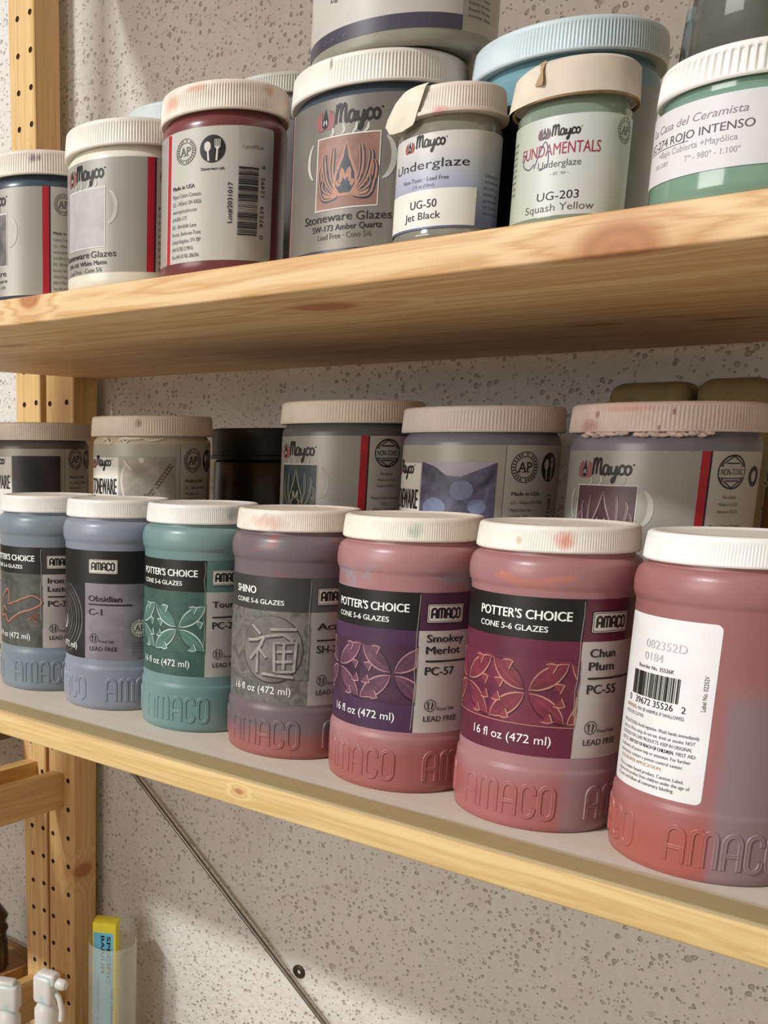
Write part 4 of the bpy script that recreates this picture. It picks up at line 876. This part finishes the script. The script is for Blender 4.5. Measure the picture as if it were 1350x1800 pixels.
for i in range(n+1):
    u = -58+116*i/n; vs += [W.P(u, 11.2, 1), W.P(u, 40.6, 1)]
for i in range(n): fs.append((2*i, 2*i+2, 2*i+3, 2*i+1))
mb.add(vs, fs, plain('thermal_label', (216, 212, 214), .5, .02)); lab = mb.build('label', rj)
mb = MB(); W = Wrap(mb, .0376, .0003)
W.text('La Casa del Ceramista', -49.5, 32.2, -1.1, 3.2, plain('script_grey', (132, 130, 134), .6), 2.2, .004, slant=.2); W.text('SC-274 ROJO INTENSO', -51, 26.0, 1.9, 3.3, INK2, 2.2, .014); W.rect(-52, -24, 25.0, 25.3, INK2, 2)
fg = plain('faded_grey', (150, 146, 148), .6); W.text('+Bajo Cubierta +Mayólica', -41.5, 21.6, -3.9, 2.6, fg, 2.2, .006); W.text('Tº - 980º - 1.100º', -25, 16.8, -2.3, 2.4, fg, 2.2); W.text('501285', -43.8, 17.6, -34, 1.9, fg, 2.2)
mb.build('printing', lab)
gj = empty('glass_jar', (-.160, .565, upz(-.1543)+.0607), 0, label='clear glass jar of grey paste standing on the green pot', cat='jar')
gl = NT('clear_glass', .03); gl.b.inputs['Transmission Weight'].default_value = 1.0; gl.b.inputs['IOR'].default_value = 1.45; gl.b.inputs['Base Color'].default_value = (.95, .97, .97, 1)
mb = MB(); lathe(mb, [(.0270, .0006), (.0290, 0), (.0300, .0025), (.0298, .006), (.0284, .030), (.0278, .075), (.0276, .090), (.0256, .090), (.0258, .075), (.0264, .030), (.0275, .008), (.026, .0055)], gl.m, n=80); mb.build('body', gj)
mb = MB(); lathe(mb, [(.020, .0060), (.0255, .0062), (.0270, .009), (.0262, .030), (.0256, .052), (.010, .053)], plain('grey_paste', (112, 108, 100), .5, .12, 30), n=64); mb.build('paste', gj)
mb = MB(); lathe(mb, cap_prof(.0300, .0835, .098, .0005), capb, n=400); mb.build('lid', gj)
# two tall jars at the back of the upper shelf
for x, y, h, c, lb in ((-.6055, .68, .1548, (196, 202, 200), 'rounded jar with smooth pale lid, at back of upper shelf behind the cream jar'), (-.5042, .68, .1522, (188, 186, 174), 'rounded jar with grey ribbed lid, at back of upper shelf behind the maroon jar')):
    root = empty('glaze_jar', (x, y, upz(x)), facing(x, y), label=lb, cat='jar')
    o = amaco_body(root, glaze('glaze_back', (128, 130, 130), (142, 142, 140), seed=11), [])
    for v in o.data.vertices: v.co.z *= (h-.0143)/ZC
    make_cap(root, .045, h-.0143, h, capmat('cap_tall_%d' % c[0], c, dirt=.05), 150, .0002 if c[0] > 190 else .0005)

# shelf above, out of the picture: it keeps lamp light off the wall
shelf('top', -1.013, .35, .815, .019, wood('pine_top', (214, 180, 136), (186, 138, 88), seed=21), 'pine shelf board above the picture, over the upper row of jars')

# ================================================================ lower left
root = empty('file_holder', (-.9192, .92, -.68), 0, label='frosted translucent plastic tube standing against the wall beside the bored post', cat='holder')
fr = NT('frosted_plastic', .35); fr.b.inputs['Base Color'].default_value = lin((226, 228, 220)); fr.b.inputs['Alpha'].default_value = .22; fr.b.inputs['Subsurface Weight'].default_value = .0
mb = MB(); lathe(mb, [(.0312, .001), (.0325, .000), (.0332, .002), (.0332, .232), (.0322, .232), (.0322, .004), (.030, .003)], fr.m, n=72); mb.build('tube', root)
root = empty('pigment_box', (-.929, .918, -.6765), math.radians(32), label='yellow cardboard box with a blue label, standing in the frosted tube', cat='box')
ye = plain('yellow_card', (222, 206, 52), .5, .05, 30)
mb = MB(); rbox(mb, -.0165, .0165, -.0125, .0125, 0, .256, ye, .0012, 2); mb.build('carton', root)
mb = MB()
mb.add([(-.0150, -.01265, .085), (.0125, -.01265, .085), (.0125, -.01265, .242), (-.0150, -.01265, .242)], [(0, 1, 2, 3)], plain('blue_label', (104, 184, 216), .45, .04)); lab = mb.build('label', root, smooth=False)
mb = MB()
for t, x, z0, z1, h in (('SPECIFIC', .0035, .168, .238, .0050), ('BARIUM', -.0045, .182, .238, .0046), ('COLOR STAIN 12', -.010, .110, .176, .003), ('FOR CERAMICS', .0095, .100, .160, .003)):
    V, F, a, b = text_mesh(t, .02); mb.add([(x+p[1]*h/CAPH, -.0128, z1-(p[0]-a)/(b-a)*(z1-z0)) for p in V], [f for f in F], INK)
mb.build('printing', lab, smooth=False)
def spray(x, y, z, rz, label, s=1):
    root = empty('spray_bottle', (x, y, -.68), rz, label=label, cat='bottle', group='white spray bottles at the bottom left')
    wt = NT('milky_plastic', .35); wt.b.inputs['Base Color'].default_value = lin((212, 210, 206)); wt.b.inputs['Subsurface Weight'].default_value = .4; wt.b.inputs['Subsurface Scale'].default_value = .01
    if 'milky' in MATS: wt.m = MATS['milky']
    MATS['milky'] = wt.m; h = z+.68; m = wt.m
    mb = MB(); lathe(mb, [(.024, 0), (.027, .003), (.027, h-.095), (.022, h-.080), (.0125, h-.068), (.0125, h-.062)], m, n=56); mb.build('bottle', root)
    mb = MB(); lathe(mb, [(.0150, h-.066), (.0150, h-.050), (.0125, h-.046), (.0105, h-.040)], m, n=160); mb.build('collar', root)
    mb = MB(); rbox(mb, -.015, .013, -.011, .011, h-.042, h-.004, m, .0065, 4); rbox(mb, -.010, .016, -.0085, .0085, h-.016, h, m, .004, 3); lathe(mb, [(.0105, h-.048), (.0108, h-.030)], m, n=40); mb.build('trigger_head', root)
    mb = MB(); lathe(mb, [(.0055, 0), (.0070, .003), (.0070, .011), (.005, .014)], m, n=28); o = mb.build('nozzle', root, loc=(.014, 0, h-.012)); o.rotation_euler = (0, pi/2, 0)
    mb = MB(); tube(mb, [(.008, 0, h-.022), (.018, 0, h-.030), (.022, 0, h-.046), (.021, 0, h-.060)], .0035, m, 10); mb.build('trigger', root)
    return root
spray(-.862, .75, -.408, math.radians(15), 'milky white spray bottle, right one of two at bottom left')
spray(-.935, .75, -.448, math.radians(-150), 'milky white spray bottle, left one of two at bottom left')

root = empty('brown_bottle', (-1.168, .90, -.575), 0, label='dark brown bottle on the neighbouring shelf, cut by the left edge', cat='bottle')
mb = MB(); lathe(mb, [(.026, 0), (.029, .004), (.029, .045), (.026, .056), (.030, .066), (.026, .076), (.030, .086), (.024, .096), (.018, .104), (.012, .108)], plain('brown_glass', (62, 40, 26), .2, .2), n=48); mb.build('body', root)
mb = MB(); lathe(mb, [(.0125, .108), (.0145, .1085), (.0145, .122), (.0125, .124)], bp, n=48); mb.build('cap', root)
